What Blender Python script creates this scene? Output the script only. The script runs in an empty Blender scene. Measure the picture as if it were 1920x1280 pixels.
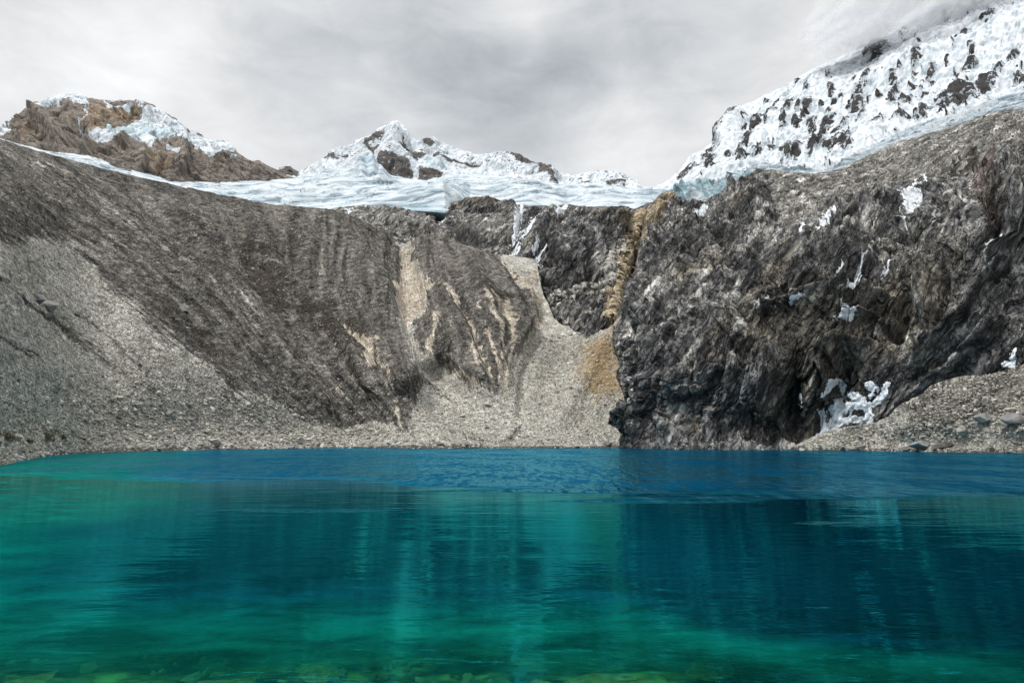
import bpy, math, random
import numpy as np
from math import radians
scene = bpy.context.scene
C = scene.collection
rng = np.random.default_rng(7)
random.seed(7)

# ------------------------------------------------------------------ camera
F = 1280.0            # focal length in photo pixels (24 mm on a 36 mm sensor)
HZ = 827.0            # photo row of the horizon
CAMH = 3.0            # eye height above the lake
PITCH = math.atan((HZ - 640) / F)
cam_d = bpy.data.cameras.new('camera'); cam = bpy.data.objects.new('camera', cam_d); C.objects.link(cam)
cam.location = (0, 0, CAMH); cam.rotation_euler = (math.pi / 2 + PITCH, 0, 0)
cam_d.sensor_width = 36; cam_d.lens = 24; cam_d.clip_start = 0.1; cam_d.clip_end = 20000
scene.camera = cam
cp, sp = math.cos(PITCH), math.sin(PITCH)

def ray(px, py):
    u = (np.asarray(px, float) - 960) / F; v = (640 - np.asarray(py, float)) / F
    dy = cp - v * sp
    return u / dy, (sp + v * cp) / dy
def world(px, py, Y):
    X, Z = ray(px, py)
    return np.stack([X * Y, Y + 0 * X, CAMH + Z * Y], -1)
def dirv(px, py):
    X, Z = ray(px, py); d = np.array([X, 1.0, Z]); return d / np.linalg.norm(d)

# ------------------------------------------------------------------ node helpers
def srgb(r, g, b):
    f = lambda c: (c / 255 / 12.92) if c <= 10 else ((c / 255 + .055) / 1.055) ** 2.4
    return (f(r), f(g), f(b), 1)
class T:
    def __init__(s, nt): s.nt = nt; nt.nodes.clear()
    def put(s, sock, v):
        if v is None: return
        if isinstance(v, bpy.types.NodeSocket): s.nt.links.new(v, sock)
        else: sock.default_value = v
    def node(s, typ, **p):
        n = s.nt.nodes.new(typ)
        for k, v in p.items(): setattr(n, k, v)
        return n
    def m(s, op, a, b=None, c=None, clamp=False):
        n = s.node('ShaderNodeMath', operation=op, use_clamp=clamp)
        s.put(n.inputs[0], a)
        if b is not None: s.put(n.inputs[1], b)
        if c is not None: s.put(n.inputs[2], c)
        return n.outputs[0]
    def vm(s, op, a, b=None):
        n = s.node('ShaderNodeVectorMath', operation=op); s.put(n.inputs[0], a)
        if b is not None: s.put(n.inputs[1], b)
        return n.outputs['Value'] if op in ('DOT_PRODUCT', 'LENGTH', 'DISTANCE') else n.outputs[0]
    def at(s, name): return s.node('ShaderNodeAttribute', attribute_name=name).outputs['Fac']
    def obj(s): return s.node('ShaderNodeTexCoord').outputs['Object']
    def noise(s, vec, scale, detail=6, rough=.55, dist=0, lac=2.0, typ='FBM'):
        n = s.node('ShaderNodeTexNoise', noise_dimensions='3D', noise_type=typ)
        s.put(n.inputs['Vector'], vec)
        for k, v in (('Scale', scale), ('Detail', detail), ('Roughness', rough), ('Distortion', dist), ('Lacunarity', lac)): s.put(n.inputs[k], v)
        return n.outputs['Fac']
    def vor(s, vec, scale, feature='F1', rnd=1.0):
        n = s.node('ShaderNodeTexVoronoi', feature=feature); s.put(n.inputs['Vector'], vec); s.put(n.inputs['Scale'], scale); s.put(n.inputs['Randomness'], rnd)
        return n
    def scale(s, vec, sc, rot=(0, 0, 0), loc=(0, 0, 0)):
        n = s.node('ShaderNodeMapping'); s.put(n.inputs['Vector'], vec)
        if any(rot): n.vector_type = 'TEXTURE'; sc = tuple(1 / k for k in sc)      # turn first, then stretch
        n.inputs['Scale'].default_value = sc; n.inputs['Rotation'].default_value = rot; n.inputs['Location'].default_value = loc
        return n.outputs[0]
    def comb(s, x, y, z=0.0):
        n = s.node('ShaderNodeCombineXYZ'); s.put(n.inputs[0], x); s.put(n.inputs[1], y); s.put(n.inputs[2], z); return n.outputs[0]
    def sep(s, v):
        n = s.node('ShaderNodeSeparateXYZ'); s.put(n.inputs[0], v); return n.outputs
    def ss(s, x, lo, hi, a=0.0, b=1.0):
        n = s.node('ShaderNodeMapRange', interpolation_type='SMOOTHSTEP'); s.put(n.inputs[0], x)
        for i, v in enumerate((lo, hi, a, b)): s.put(n.inputs[1 + i], v)
        return n.outputs[0]
    def lin(s, x, lo, hi, a, b):
        n = s.node('ShaderNodeMapRange'); s.put(n.inputs[0], x)
        for i, v in enumerate((lo, hi, a, b)): s.put(n.inputs[1 + i], v)
        return n.outputs[0]
    def mix(s, f, a, b, mode='MIX'):
        n = s.node('ShaderNodeMix', data_type='RGBA', blend_type=mode)
        s.put(n.inputs[0], f); s.put(n.inputs[6], a); s.put(n.inputs[7], b); return n.outputs[2]
    def gain(s, col, f):          # colour times a scalar
        n = s.node('ShaderNodeVectorMath', operation='SCALE'); s.put(n.inputs[0], col); s.put(n.inputs['Scale'], f); return n.outputs[0]
    def ramp(s, f, stops):
        n = s.node('ShaderNodeValToRGB'); s.put(n.inputs[0], f); e = n.color_ramp.elements
        while len(e) < len(stops): e.new(0.5)
        for el, (p, c) in zip(e, stops): el.position = p; el.color = c
        return n.outputs[0]
    def bump(s, h, strength, dist, normal=None):
        n = s.node('ShaderNodeBump'); s.put(n.inputs['Height'], h); s.put(n.inputs['Strength'], strength); s.put(n.inputs['Distance'], dist)
        if normal is not None: s.put(n.inputs['Normal'], normal)
        return n.outputs[0]
    def out(s, surf=None, vol=None):
        o = s.node('ShaderNodeOutputMaterial')
        if surf is not None: s.nt.links.new(surf, o.inputs['Surface'])
        if vol is not None: s.nt.links.new(vol, o.inputs['Volume'])
    def pbr(s, col, rough=.9, normal=None, spec=.25):
        n = s.node('ShaderNodeBsdfPrincipled'); s.put(n.inputs['Base Color'], col); s.put(n.inputs['Roughness'], rough)
        n.inputs['Specular IOR Level'].default_value = spec
        if normal is not None: s.put(n.inputs['Normal'], normal)
        return n.outputs[0]
def mat(name):
    m = bpy.data.materials.new(name); m.use_nodes = True; return m, T(m.node_tree)

# ------------------------------------------------------------------ world: overcast sky, and one soft sun
SUN_EL, SUN_AZ = radians(58), radians(-115)     # azimuth measured from +Y towards +X
w = bpy.data.worlds.new('World'); scene.world = w; w.use_nodes = True
t = T(w.node_tree)
sky = t.node('ShaderNodeTexSky', sky_type='NISHITA', sun_disc=False, sun_elevation=SUN_EL, sun_rotation=SUN_AZ, altitude=4600)
g = t.node('ShaderNodeTexCoord').outputs['Generated']
gz = t.sep(g)[2]
val = 0.625
def blob(px, py, rad, amp):      # a brighter or darker bank of cloud round a direction
    d = dirv(px, py)
    dot = t.vm('DOT_PRODUCT', gw, tuple(d))
    ang = t.m('MULTIPLY', t.m('SUBTRACT', 1.0, dot), 2.0 / (rad / F) ** 2)
    return t.m('MULTIPLY', t.m('EXPONENT', t.m('MULTIPLY', ang, -1.0)), amp)
wn = t.node('ShaderNodeTexNoise'); t.put(wn.inputs['Vector'], g); wn.inputs['Scale'].default_value = 5; wn.inputs['Detail'].default_value = 5
warp = t.vm('SCALE', t.vm('SUBTRACT', wn.outputs['Color'], (.5, .5, .5))); warp.node.inputs['Scale'].default_value = .16
gw = t.vm('NORMALIZE', t.vm('ADD', g, warp))
acc = val
for b in [(880, 60, 200, -.08), (1120, 200, 120, -.12), (1080, 110, 130, -.03), (1500, 190, 200, .03), (740, 140, 150, -.07), (1180, 60, 150, -.07), (1380, 30, 200, -.05), (1620, 20, 200, .10),
          (180, 30, 160, .14), (40, 90, 110, .08), (990, 30, 75, .16), (1160, 235, 95, .13), (1210, 310, 130, .16), (330, 190, 190, .08),
          (620, 30, 130, .05), (470, 200, 240, .04), (700, 200, 90, .06), (560, 90, 120, -.06), (330, 60, 90, .10), (60, 30, 50, -.05), (1020, 130, 90, -.05)]:
    acc = t.m('ADD', acc, blob(*b))
gs = t.scale(g, (1.0, 1.0, 2.2))
n1 = t.noise(gs, 3.2, 9, .52, .35); n2 = t.noise(gs, 9, 8, .58, .35)
acc = t.m('ADD', acc, t.m('MULTIPLY', t.m('SUBTRACT', n1, .5), .30))
acc = t.m('ADD', acc, t.m('MULTIPLY', t.m('SUBTRACT', n2, .5), .40))
acc = t.m('ADD', acc, t.ss(gz, .50, .95, 0, 1.25))       # sky above the view brightened, added to light the ground
acc = t.m('MAXIMUM', acc, .25)
tint = t.mix(t.ss(acc, .42, .78), (.94, 1.0, 1.055, 1), (1.0, 1.005, 1.012, 1))
cloud = t.gain(tint, acc)
skyc = t.gain(sky.outputs[0], .08)
col = t.mix(.94, skyc, cloud)
bg = t.node('ShaderNodeBackground'); t.put(bg.inputs[0], col); bg.inputs[1].default_value = 1.0
wo = t.node('ShaderNodeOutputWorld'); t.nt.links.new(bg.outputs[0], wo.inputs[0])
sd = bpy.data.lights.new('sun', 'SUN'); sd.energy = 2.2; sd.angle = radians(6); sd.color = (1, .97, .93)
so = bpy.data.objects.new('sun', sd); C.objects.link(so)
from mathutils import Vector
sv = Vector((math.sin(SUN_AZ) * math.cos(SUN_EL), math.cos(SUN_AZ) * math.cos(SUN_EL), math.sin(SUN_EL)))
so.rotation_euler = sv.to_track_quat('Z', 'Y').to_euler()
vs = scene.view_settings; vs.view_transform = 'Standard'; vs.look = 'None'; vs.exposure = 0.22; vs.gamma = 1; vs.use_curve_mapping = False
cy = scene.cycles;  cy.diffuse_bounces = 2; cy.glossy_bounces = 3; cy.transparent_max_bounces = 32; cy.max_bounces = 8
cy.sample_clamp_direct = 1.6; cy.sample_clamp_indirect = 2; cy.use_denoising = True; cy.denoiser = 'OPENIMAGEDENOISE'; cy.denoising_input_passes = 'RGB_ALBEDO_NORMAL'; cy.denoising_prefilter = 'ACCURATE'; scene.render.filter_size = 1.15

# ------------------------------------------------------------------ numpy noise
_p = rng.permutation(256).astype(np.int32); _p = np.concatenate([_p, _p, _p[:2]])
_g = rng.normal(size=(256, 3)).astype(np.float32); _g /= np.linalg.norm(_g, axis=1, keepdims=True)
def perlin(x, y, z):
    xi = np.floor(x); yi = np.floor(y); zi = np.floor(z)
    fx = (x - xi).astype(np.float32); fy = (y - yi).astype(np.float32); fz = (z - zi).astype(np.float32)
    X = xi.astype(np.int32) & 255; Y = yi.astype(np.int32) & 255; Z = zi.astype(np.int32) & 255
    u = fx * fx * fx * (fx * (fx * 6 - 15) + 10); v = fy * fy * fy * (fy * (fy * 6 - 15) + 10); w_ = fz * fz * fz * (fz * (fz * 6 - 15) + 10)
    def gr(dx, dy, dz):
        h = _p[_p[_p[X + dx & 255] + Y + dy & 255] + Z + dz & 255]
        gg = _g[h]; return gg[..., 0] * (fx - dx) + gg[..., 1] * (fy - dy) + gg[..., 2] * (fz - dz)
    a = gr(0, 0, 0); a += u * (gr(1, 0, 0) - a)
    b = gr(0, 1, 0); b += u * (gr(1, 1, 0) - b)
    c = gr(0, 0, 1); c += u * (gr(1, 0, 1) - c)
    d = gr(0, 1, 1); d += u * (gr(1, 1, 1) - d)
    a += v * (b - a); c += v * (d - c)
    return (a + w_ * (c - a)) * 1.6
def fbm(q, wl, octv, gain=.5, kind='n', seed=0):
    """q (...,3) in metres, wl = longest wavelength; kind n = plain, r = ridged, b = billowed"""
    s = 0; amp = 1.0; tot = 0; wgt = 1
    for o in range(octv):
        f = 2.03 ** o / wl; off = 17.3 * (o + 1) + seed * 9.7
        n = perlin(q[..., 0] * f + off, q[..., 1] * f + off * 1.3, q[..., 2] * f - off)
        if kind == 'r': n = (1 - np.abs(n) * 2) * wgt; wgt = np.clip(n * 1.3 + .2, .25, 1)
        elif kind == 'b': n = np.abs(n) * 2 - .6
        s = s + n * amp; tot += amp; amp *= gain
    return s / tot * (1.0 if kind != 'n' else 1.6)

def facet(q, size, seed=0, crack=.22):
    """angular broken rock: every cell is a tilted flat facet"""
    sh = q.shape[:-1]; q = (q.reshape(-1, 3) / size + seed * 3.71).astype(np.float32); base = np.floor(q).astype(np.int32)
    best = np.full(len(q), 9e9, np.float32); sec = best.copy(); val = np.zeros(len(q), np.float32)
    for dx in (-1, 0, 1):
        for dy in (-1, 0, 1):
            for dz in (-1, 0, 1):
                c = base + np.array([dx, dy, dz], np.int32); h = _p[_p[_p[c[:, 0] & 255] + (c[:, 1] & 255)] + (c[:, 2] & 255)]
                off = c + .5 + _g[h] * .5 - q; d2 = (off * off).sum(1); m = d2 < best; sec = np.where(m, best, np.minimum(sec, d2))
                best = np.where(m, d2, best); g2 = _g[(h + 91) & 255]; val = np.where(m, (off * g2).sum(1) + g2[:, 0] * .35, val)
    return (val - crack * np.exp(-(np.sqrt(sec) - np.sqrt(best)) * 9)).reshape(sh)
# ------------------------------------------------------------------ curves, masks
def curve(pts):
    a = np.array(pts, float); return lambda x: np.interp(x, a[:, 0], a[:, 1])
def seg_dist(px, py, pts, signed=False):
    best = np.full(px.shape, 1e9, np.float32); side = np.zeros(px.shape, np.float32); par = np.zeros(px.shape, np.float32)
    n = len(pts) - 1
    for k in range(n):
        (x0, y0), (x1, y1) = pts[k][:2], pts[k + 1][:2]
        dx, dy = x1 - x0, y1 - y0; L2 = dx * dx + dy * dy + 1e-9
        tt = np.clip(((px - x0) * dx + (py - y0) * dy) / L2, 0, 1)
        ex = px - x0 - tt * dx; ey = py - y0 - tt * dy; d = np.sqrt(ex * ex + ey * ey)
        m = d < best; best = np.where(m, d, best)
        side = np.where(m, np.sign(dx * ey - dy * ex), side); par = np.where(m, (k + tt) / n, par)
    return best, side, par
def inside(px, py, poly):
    c = np.zeros(px.shape, bool); n = len(poly)
    for k in range(n):
        x0, y0 = poly[k]; x1, y1 = poly[(k + 1) % n]
        if y0 == y1: continue
        c ^= ((y0 > py) != (y1 > py)) & (px < (x1 - x0) * (py - y0) / (y1 - y0) + x0)
    return c
def poly_sd(px, py, poly, pad=60):
    """signed distance in photo pixels, positive inside"""
    a = np.array(poly, float); out = np.full(px.shape, -float(pad), np.float32)
    m = (px > a[:, 0].min() - pad) & (px < a[:, 0].max() + pad) & (py > a[:, 1].min() - pad) & (py < a[:, 1].max() + pad)
    if m.any():
        x, y = px[m], py[m]; d, _, _ = seg_dist(x, y, list(poly) + [poly[0]])
        out[m] = np.clip(np.where(inside(x, y, poly), d, -d), -pad, None)
    return out
def line_sd(px, py, pts, pad=60):
    """pts = (x, y, halfwidth): positive inside the stroke"""
    a = np.array(pts, float); out = np.full(px.shape, -float(pad), np.float32)
    m = (px > a[:, 0].min() - pad) & (px < a[:, 0].max() + pad) & (py > a[:, 1].min() - pad) & (py < a[:, 1].max() + pad)
    if m.any():
        d, _, par = seg_dist(px[m], py[m], [q[:2] for q in pts])
        out[m] = np.interp(par, np.linspace(0, 1, len(pts)), a[:, 2]) - d
    return out
def mask(px, py, shapes, soft):
    o = np.full(px.shape, -60.0, np.float32)
    for s in shapes:
        o = np.maximum(o, line_sd(px, py, s) if len(s[0]) == 3 else poly_sd(px, py, s))
    return np.clip(.5 + o / (2 * soft), 0, 1)
def tps(ctrl, px, py):
    """smooth log-distance surface through (px, py, Y) control points"""
    c = np.array(ctrl, float); x = c[:, 0] / 500; y = c[:, 1] / 350; v = np.log(c[:, 2]); n = len(c)
    def U(r2): return .5 * r2 * np.log(r2 + 1e-9)
    A = np.zeros((n + 3, n + 3)); A[:n, :n] = U((x[:, None] - x) ** 2 + (y[:, None] - y) ** 2) + np.eye(n) * 2e-4
    A[:n, n] = A[n, :n] = 1; A[:n, n + 1] = A[n + 1, :n] = x; A[:n, n + 2] = A[n + 2, :n] = y
    s = np.linalg.solve(A, np.concatenate([v, [0, 0, 0]]))
    X = px / 500; Y = py / 350; o = s[n] + s[n + 1] * X + s[n + 2] * Y
    for k in range(n): o = o + s[k] * U((X - x[k]) ** 2 + (Y - y[k]) ** 2)
    return np.exp(o)
def relief(px, py, lines):
    """ridges and ledges traced along the rock: (kind, width px, amplitude m, points)"""
    d = np.zeros(px.shape, np.float32)
    for kind, wd, amp, pts in lines:
        a = np.array(pts, float); pad = wd * 4
        m = (px > a[:, 0].min() - pad) & (px < a[:, 0].max() + pad) & (py > a[:, 1].min() - pad) & (py < a[:, 1].max() + pad)
        if not m.any(): continue
        dist, side, par = seg_dist(px[m], py[m], pts)
        end = np.clip(np.minimum(par, 1 - par) * 6, 0, 1)
        if kind == 'ridge': d[m] += amp * np.exp(-(dist / wd) ** 2) * end
        else:   # ledge: the left-hand side of the line stands out, the right-hand side is undercut
            d[m] += -amp * side * np.tanh(dist / 3.0) * np.exp(-(dist / wd) ** 1.5) * end
    return d

# ------------------------------------------------------------------ mesh making
def tag(o, label=None, cat=None, group=None, kind=None):
    for k, v in (('label', label), ('category', cat), ('group', group), ('kind', kind)):
        if v: o[k] = v
    return o
def grid_mesh(name, P, m, attrs=None, fmask=None, smooth=True, parent=None):
    R, K = P.shape[:2]
    idx = np.arange(R * K).reshape(R, K)
    q = np.stack([idx[:-1, :-1], idx[:-1, 1:], idx[1:, 1:], idx[1:, :-1]], -1).reshape(-1, 4)
    if fmask is not None: q = q[fmask.reshape(-1)]
    used = np.unique(q); remap = np.zeros(R * K, np.int32); remap[used] = np.arange(len(used)); q = remap[q]
    me = bpy.data.meshes.new(name)
    me.vertices.add(len(used)); me.vertices.foreach_set('co', P.reshape(-1, 3)[used].astype(np.float32).ravel())
    me.loops.add(q.size); me.loops.foreach_set('vertex_index', q.ravel().astype(np.int32))
    me.polygons.add(len(q)); me.polygons.foreach_set('loop_start', np.arange(0, q.size, 4, dtype=np.int32))
    me.update(calc_edges=True)
    me.polygons.foreach_set('use_smooth', np.full(len(q), smooth))
    for k, v in (attrs or {}).items():
        at = me.attributes.new(k, 'FLOAT', 'POINT'); at.data.foreach_set('value', v.reshape(-1)[used].astype(np.float32))
    me.materials.append(m)
    o = bpy.data.objects.new(name, me); C.objects.link(o); o.parent = parent
    return o
def soup(name, verts, faces, m, parent=None, smooth=False):
    """verts (n,3), faces (k,3 or 4) numpy"""
    me = bpy.data.meshes.new(name); k = faces.shape[1]
    me.vertices.add(len(verts)); me.vertices.foreach_set('co', verts.astype(np.float32).ravel())
    me.loops.add(faces.size); me.loops.foreach_set('vertex_index', faces.ravel().astype(np.int32))
    me.polygons.add(len(faces)); me.polygons.foreach_set('loop_start', np.arange(0, faces.size, k, dtype=np.int32))
    me.update(calc_edges=True); me.polygons.foreach_set('use_smooth', np.full(len(faces), smooth)); me.materials.append(m)
    if name is None: return me
    o = bpy.data.objects.new(name, me); C.objects.link(o); o.parent = parent
    return o
def normals(P):
    gu = np.gradient(P, axis=1); gv = np.gradient(P, axis=0)
    n = np.cross(gu, gv); n /= np.linalg.norm(n, axis=-1, keepdims=True) + 1e-9
    view = P - np.array([0, 0, CAMH]); f = np.sign((n * view).sum(-1, keepdims=True)); return -n * np.where(f == 0, 1, f)
class Sheet:
    """one landform surface; its base shape runs through surveyed control points, then it is roughened along its normals"""
    def __init__(s, x0, x1, step, bot, top, rstep, ctrl, left=None):
        K = int((x1 - x0) / step) + 1; xs = np.linspace(x0, x1, K)
        R = int(np.max(bot(xs) - top(xs)) / rstep) + 2; tt = np.linspace(0, 1, R)[:, None]
        px = np.repeat(xs[None], R, 0); extra = 0
        py = bot(px) + (top(px) - bot(px)) * tt
        if left is not None:      # a silhouette on the left: columns follow it, then turn back into the hill
            nb = 26; u = np.linspace(0, 1, K)[None]
            for _ in range(4): px = left(py) + u * (x1 - left(py)); py = bot(px) + (top(px) - bot(px)) * tt
            px = np.concatenate([np.repeat(px[:, :1], nb, 1), px], 1); py = np.concatenate([np.repeat(py[:, :1], nb, 1), py], 1)
            extra = np.concatenate([np.linspace(1, 0, nb + 1)[:-1] ** 1.3, np.zeros(K)])[None] * 90
            uu = np.clip(1 - (px - left(py)) / 26, 0, 1); extra = extra + 14 * (1 - np.sqrt(np.clip(1 - uu ** 2, 0, 1)))
        s.px, s.py = px, py; s.prm = (x0, x1, K, R, bot, top, left)
        Y = tps(ctrl, px, py) + extra; s.Y = Y
        s.P = world(px, py, Y); s.n = normals(s.P)
    def push(s, d): s.P = s.P + s.n * d[..., None]
    def skirt(s, scale=1.0, drop=.7, rows=(3, 9, 22, 55, 130, 260)):
        """ground falling away behind the crest"""
        top = s.P[-1]; out = np.stack([top[:, 0] / (np.abs(top[:, 1]) + 1) * .4, np.ones(len(top)), np.zeros(len(top))], -1)
        ex = []
        for r in rows:
            q = top + out * r * scale; q = q.copy(); q[:, 2] -= drop * r * scale; ex.append(q)
        s.nsk = len(rows)
        s.P = np.concatenate([s.P, np.array(ex)], 0)
        s.px = np.concatenate([s.px, np.repeat(s.px[-1:], len(rows), 0)]); s.py = np.concatenate([s.py, np.repeat(s.py[-1:], len(rows), 0)])
    def find(s, x, y):
        d = (s.px - x) ** 2 + (s.py - y) ** 2; i = np.unravel_index(np.argmin(d[:]), d.shape); return s.P[i], i
def locate(S, X, Y):
    """points of sheet S at photo coordinates"""
    X = np.asarray(X, float); Y = np.asarray(Y, float); x0, x1, Kc, R, bot, top, left = S.prm
    if left is None: c = (X - x0) / (x1 - x0) * (Kc - 1)
    else: c = 26 + (X - left(Y)) / (x1 - left(Y)) * (Kc - 1)
    r = (Y - bot(X)) / (top(X) - bot(X)) * (R - 1); n = S.P.shape
    c = np.clip(c, 0, n[1] - 1.001); r = np.clip(r, 0, R - 1.001); ci = c.astype(int); ri = r.astype(int); fc = (c - ci)[..., None]; fr = (r - ri)[..., None]
    P = S.P
    return (P[ri, ci] * (1 - fc) + P[ri, ci + 1] * fc) * (1 - fr) + (P[ri + 1, ci] * (1 - fc) + P[ri + 1, ci + 1] * fc) * fr

# ------------------------------------------------------------------ the shoreline of the lake
shore_py = curve([(-400, 960), (-250, 925), (0, 875), (60, 867), (92, 860), (104, 852), (200, 848), (400, 843), (600, 840), (900, 838.5), (1160, 838.5),
                  (1300, 841), (1480, 843), (1700, 846), (1920, 850), (2250, 860)])
def shoreY(x): return CAMH / -ray(x, shore_py(x))[1]

# ------------------------------------------------------------------ materials of the ground
def gravel_nodes(t, v, base, lo=.55, hi=1.6):
    """stones of several sizes as different greys"""
    a = t.vor(v, 1.1); b = t.vor(v, .38); c = t.vor(v, 3.1)
    ra = t.sep(a.outputs['Color']); rb = t.sep(b.outputs['Color']); rc = t.sep(c.outputs['Color'])
    f = t.m('ADD', t.m('MULTIPLY', ra[0], .42), t.m('ADD', t.m('MULTIPLY', rb[0], .26), t.m('MULTIPLY', rc[0], .32)))
    f = t.lin(f, .2, .8, lo, hi)
    edge = t.ss(a.outputs['Distance'], .25, .62, 1.0, .62)
    return t.gain(base, t.m('MULTIPLY', f, edge)), a, b, ra, rb
def moraine_material():
    m, t = mat('moraine'); v = t.obj()
    sa, sb = t.at('sa'), t.at('sb')
    wv = t.m('ADD', sa, t.m('MULTIPLY', t.m('SUBTRACT', t.noise(v, .06, 4), .5), 9))
    st = t.noise(t.comb(wv, t.m('MULTIPLY', sb, .075)), .13, 7, .62)
    st2 = t.noise(t.comb(wv, t.m('MULTIPLY', sb, .11), 7.0), .55, 5, .6)
    nb = t.noise(v, .018, 10, .62); nf = t.noise(v, .22, 10, .72); nc = t.noise(v, .07, 10, .68, .5)
    L = t.at('L')
    brk = t.m('ADD', t.m('MULTIPLY', t.m('SUBTRACT', st, .5), 1.0), t.m('ADD', t.m('MULTIPLY', t.m('SUBTRACT', nc, .5), 1.2), t.m('MULTIPLY', t.m('SUBTRACT', st2, .5), .7)))
    lf = t.ss(t.m('ADD', L, brk), .40, .60)
    dark = t.ramp(t.m('ADD', t.m('MULTIPLY', nf, .55), t.m('MULTIPLY', st, .45)), [(.41, srgb(56, 54, 51)), (.48, srgb(91, 88, 83)), (.55, srgb(126, 122, 115)), (.65, srgb(170, 166, 158))])
    veg = t.ramp(nc, [(.35, srgb(52, 48, 43)), (.55, srgb(70, 65, 58)), (.75, srgb(88, 84, 74))])
    vf = t.ss(t.m('ADD', t.at('V'), t.m('MULTIPLY', t.m('SUBTRACT', nc, .5), 1.6)), .42, .62)
    dark = t.mix(vf, dark, veg)
    light = t.ramp(t.m('ADD', t.m('MULTIPLY', nf, .5), t.m('ADD', t.m('MULTIPLY', st2, .25), t.m('MULTIPLY', nb, .25))), [(.40, srgb(138, 135, 125)), (.5, srgb(178, 175, 165)), (.62, srgb(214, 211, 202))])
    cream = t.ramp(t.m('ADD', t.m('MULTIPLY', st2, .6), t.m('MULTIPLY', nf, .4)), [(.38, srgb(148, 136, 120)), (.5, srgb(190, 179, 162)), (.62, srgb(226, 218, 205))])
    gf = t.ss(t.m('ADD', t.at('G'), t.m('MULTIPLY', brk, 1.35)), .40, .66)
    och = t.ramp(nf, [(.35, srgb(146, 118, 76)), (.6, srgb(182, 152, 104))])
    of = t.ss(t.m('ADD', t.at('O'), t.m('MULTIPLY', t.m('SUBTRACT', nc, .5), 1.1)), .22, .82)
    c = t.mix(lf, dark, light); c = t.mix(gf, c, cream); c = t.mix(t.m('MULTIPLY', of, .85), c, och)
    wet_darkf = t.ss(t.m('ADD', t.at('W'), t.m('MULTIPLY', t.m('SUBTRACT', nf, .5), .8)), .4, .6)
    c2, a, b, ra, rb = gravel_nodes(t, v, c)
    # pale stones lying on the dark earth
    spec = t.m('MULTIPLY', t.ss(rb[1], .93, .96), t.ss(b.outputs['Distance'], .42, .30))
    spec2 = t.m('MULTIPLY', t.ss(ra[1], .90, .93), t.ss(a.outputs['Distance'], .5, .35))
    sp_ = t.m('MULTIPLY', t.m('MAXIMUM', spec, spec2), t.ss(nb, .40, .55))
    c3 = t.mix(t.m('MULTIPLY', sp_, .75), c2, srgb(176, 172, 162))
    c3 = t.mix(t.m('MULTIPLY', wet_darkf, .84), c3, srgb(54, 48, 44))
    h = t.m('ADD', t.m('MULTIPLY', nf, 1.2), t.m('SUBTRACT', t.m('MULTIPLY', st2, .5), t.m('ADD', t.m('MULTIPLY', a.outputs['Distance'], .45), t.m('MULTIPLY', b.outputs['Distance'], .8))))
    t.out(t.pbr(c3, .95, t.bump(h, .9, 1.6), .15)); return m
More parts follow.
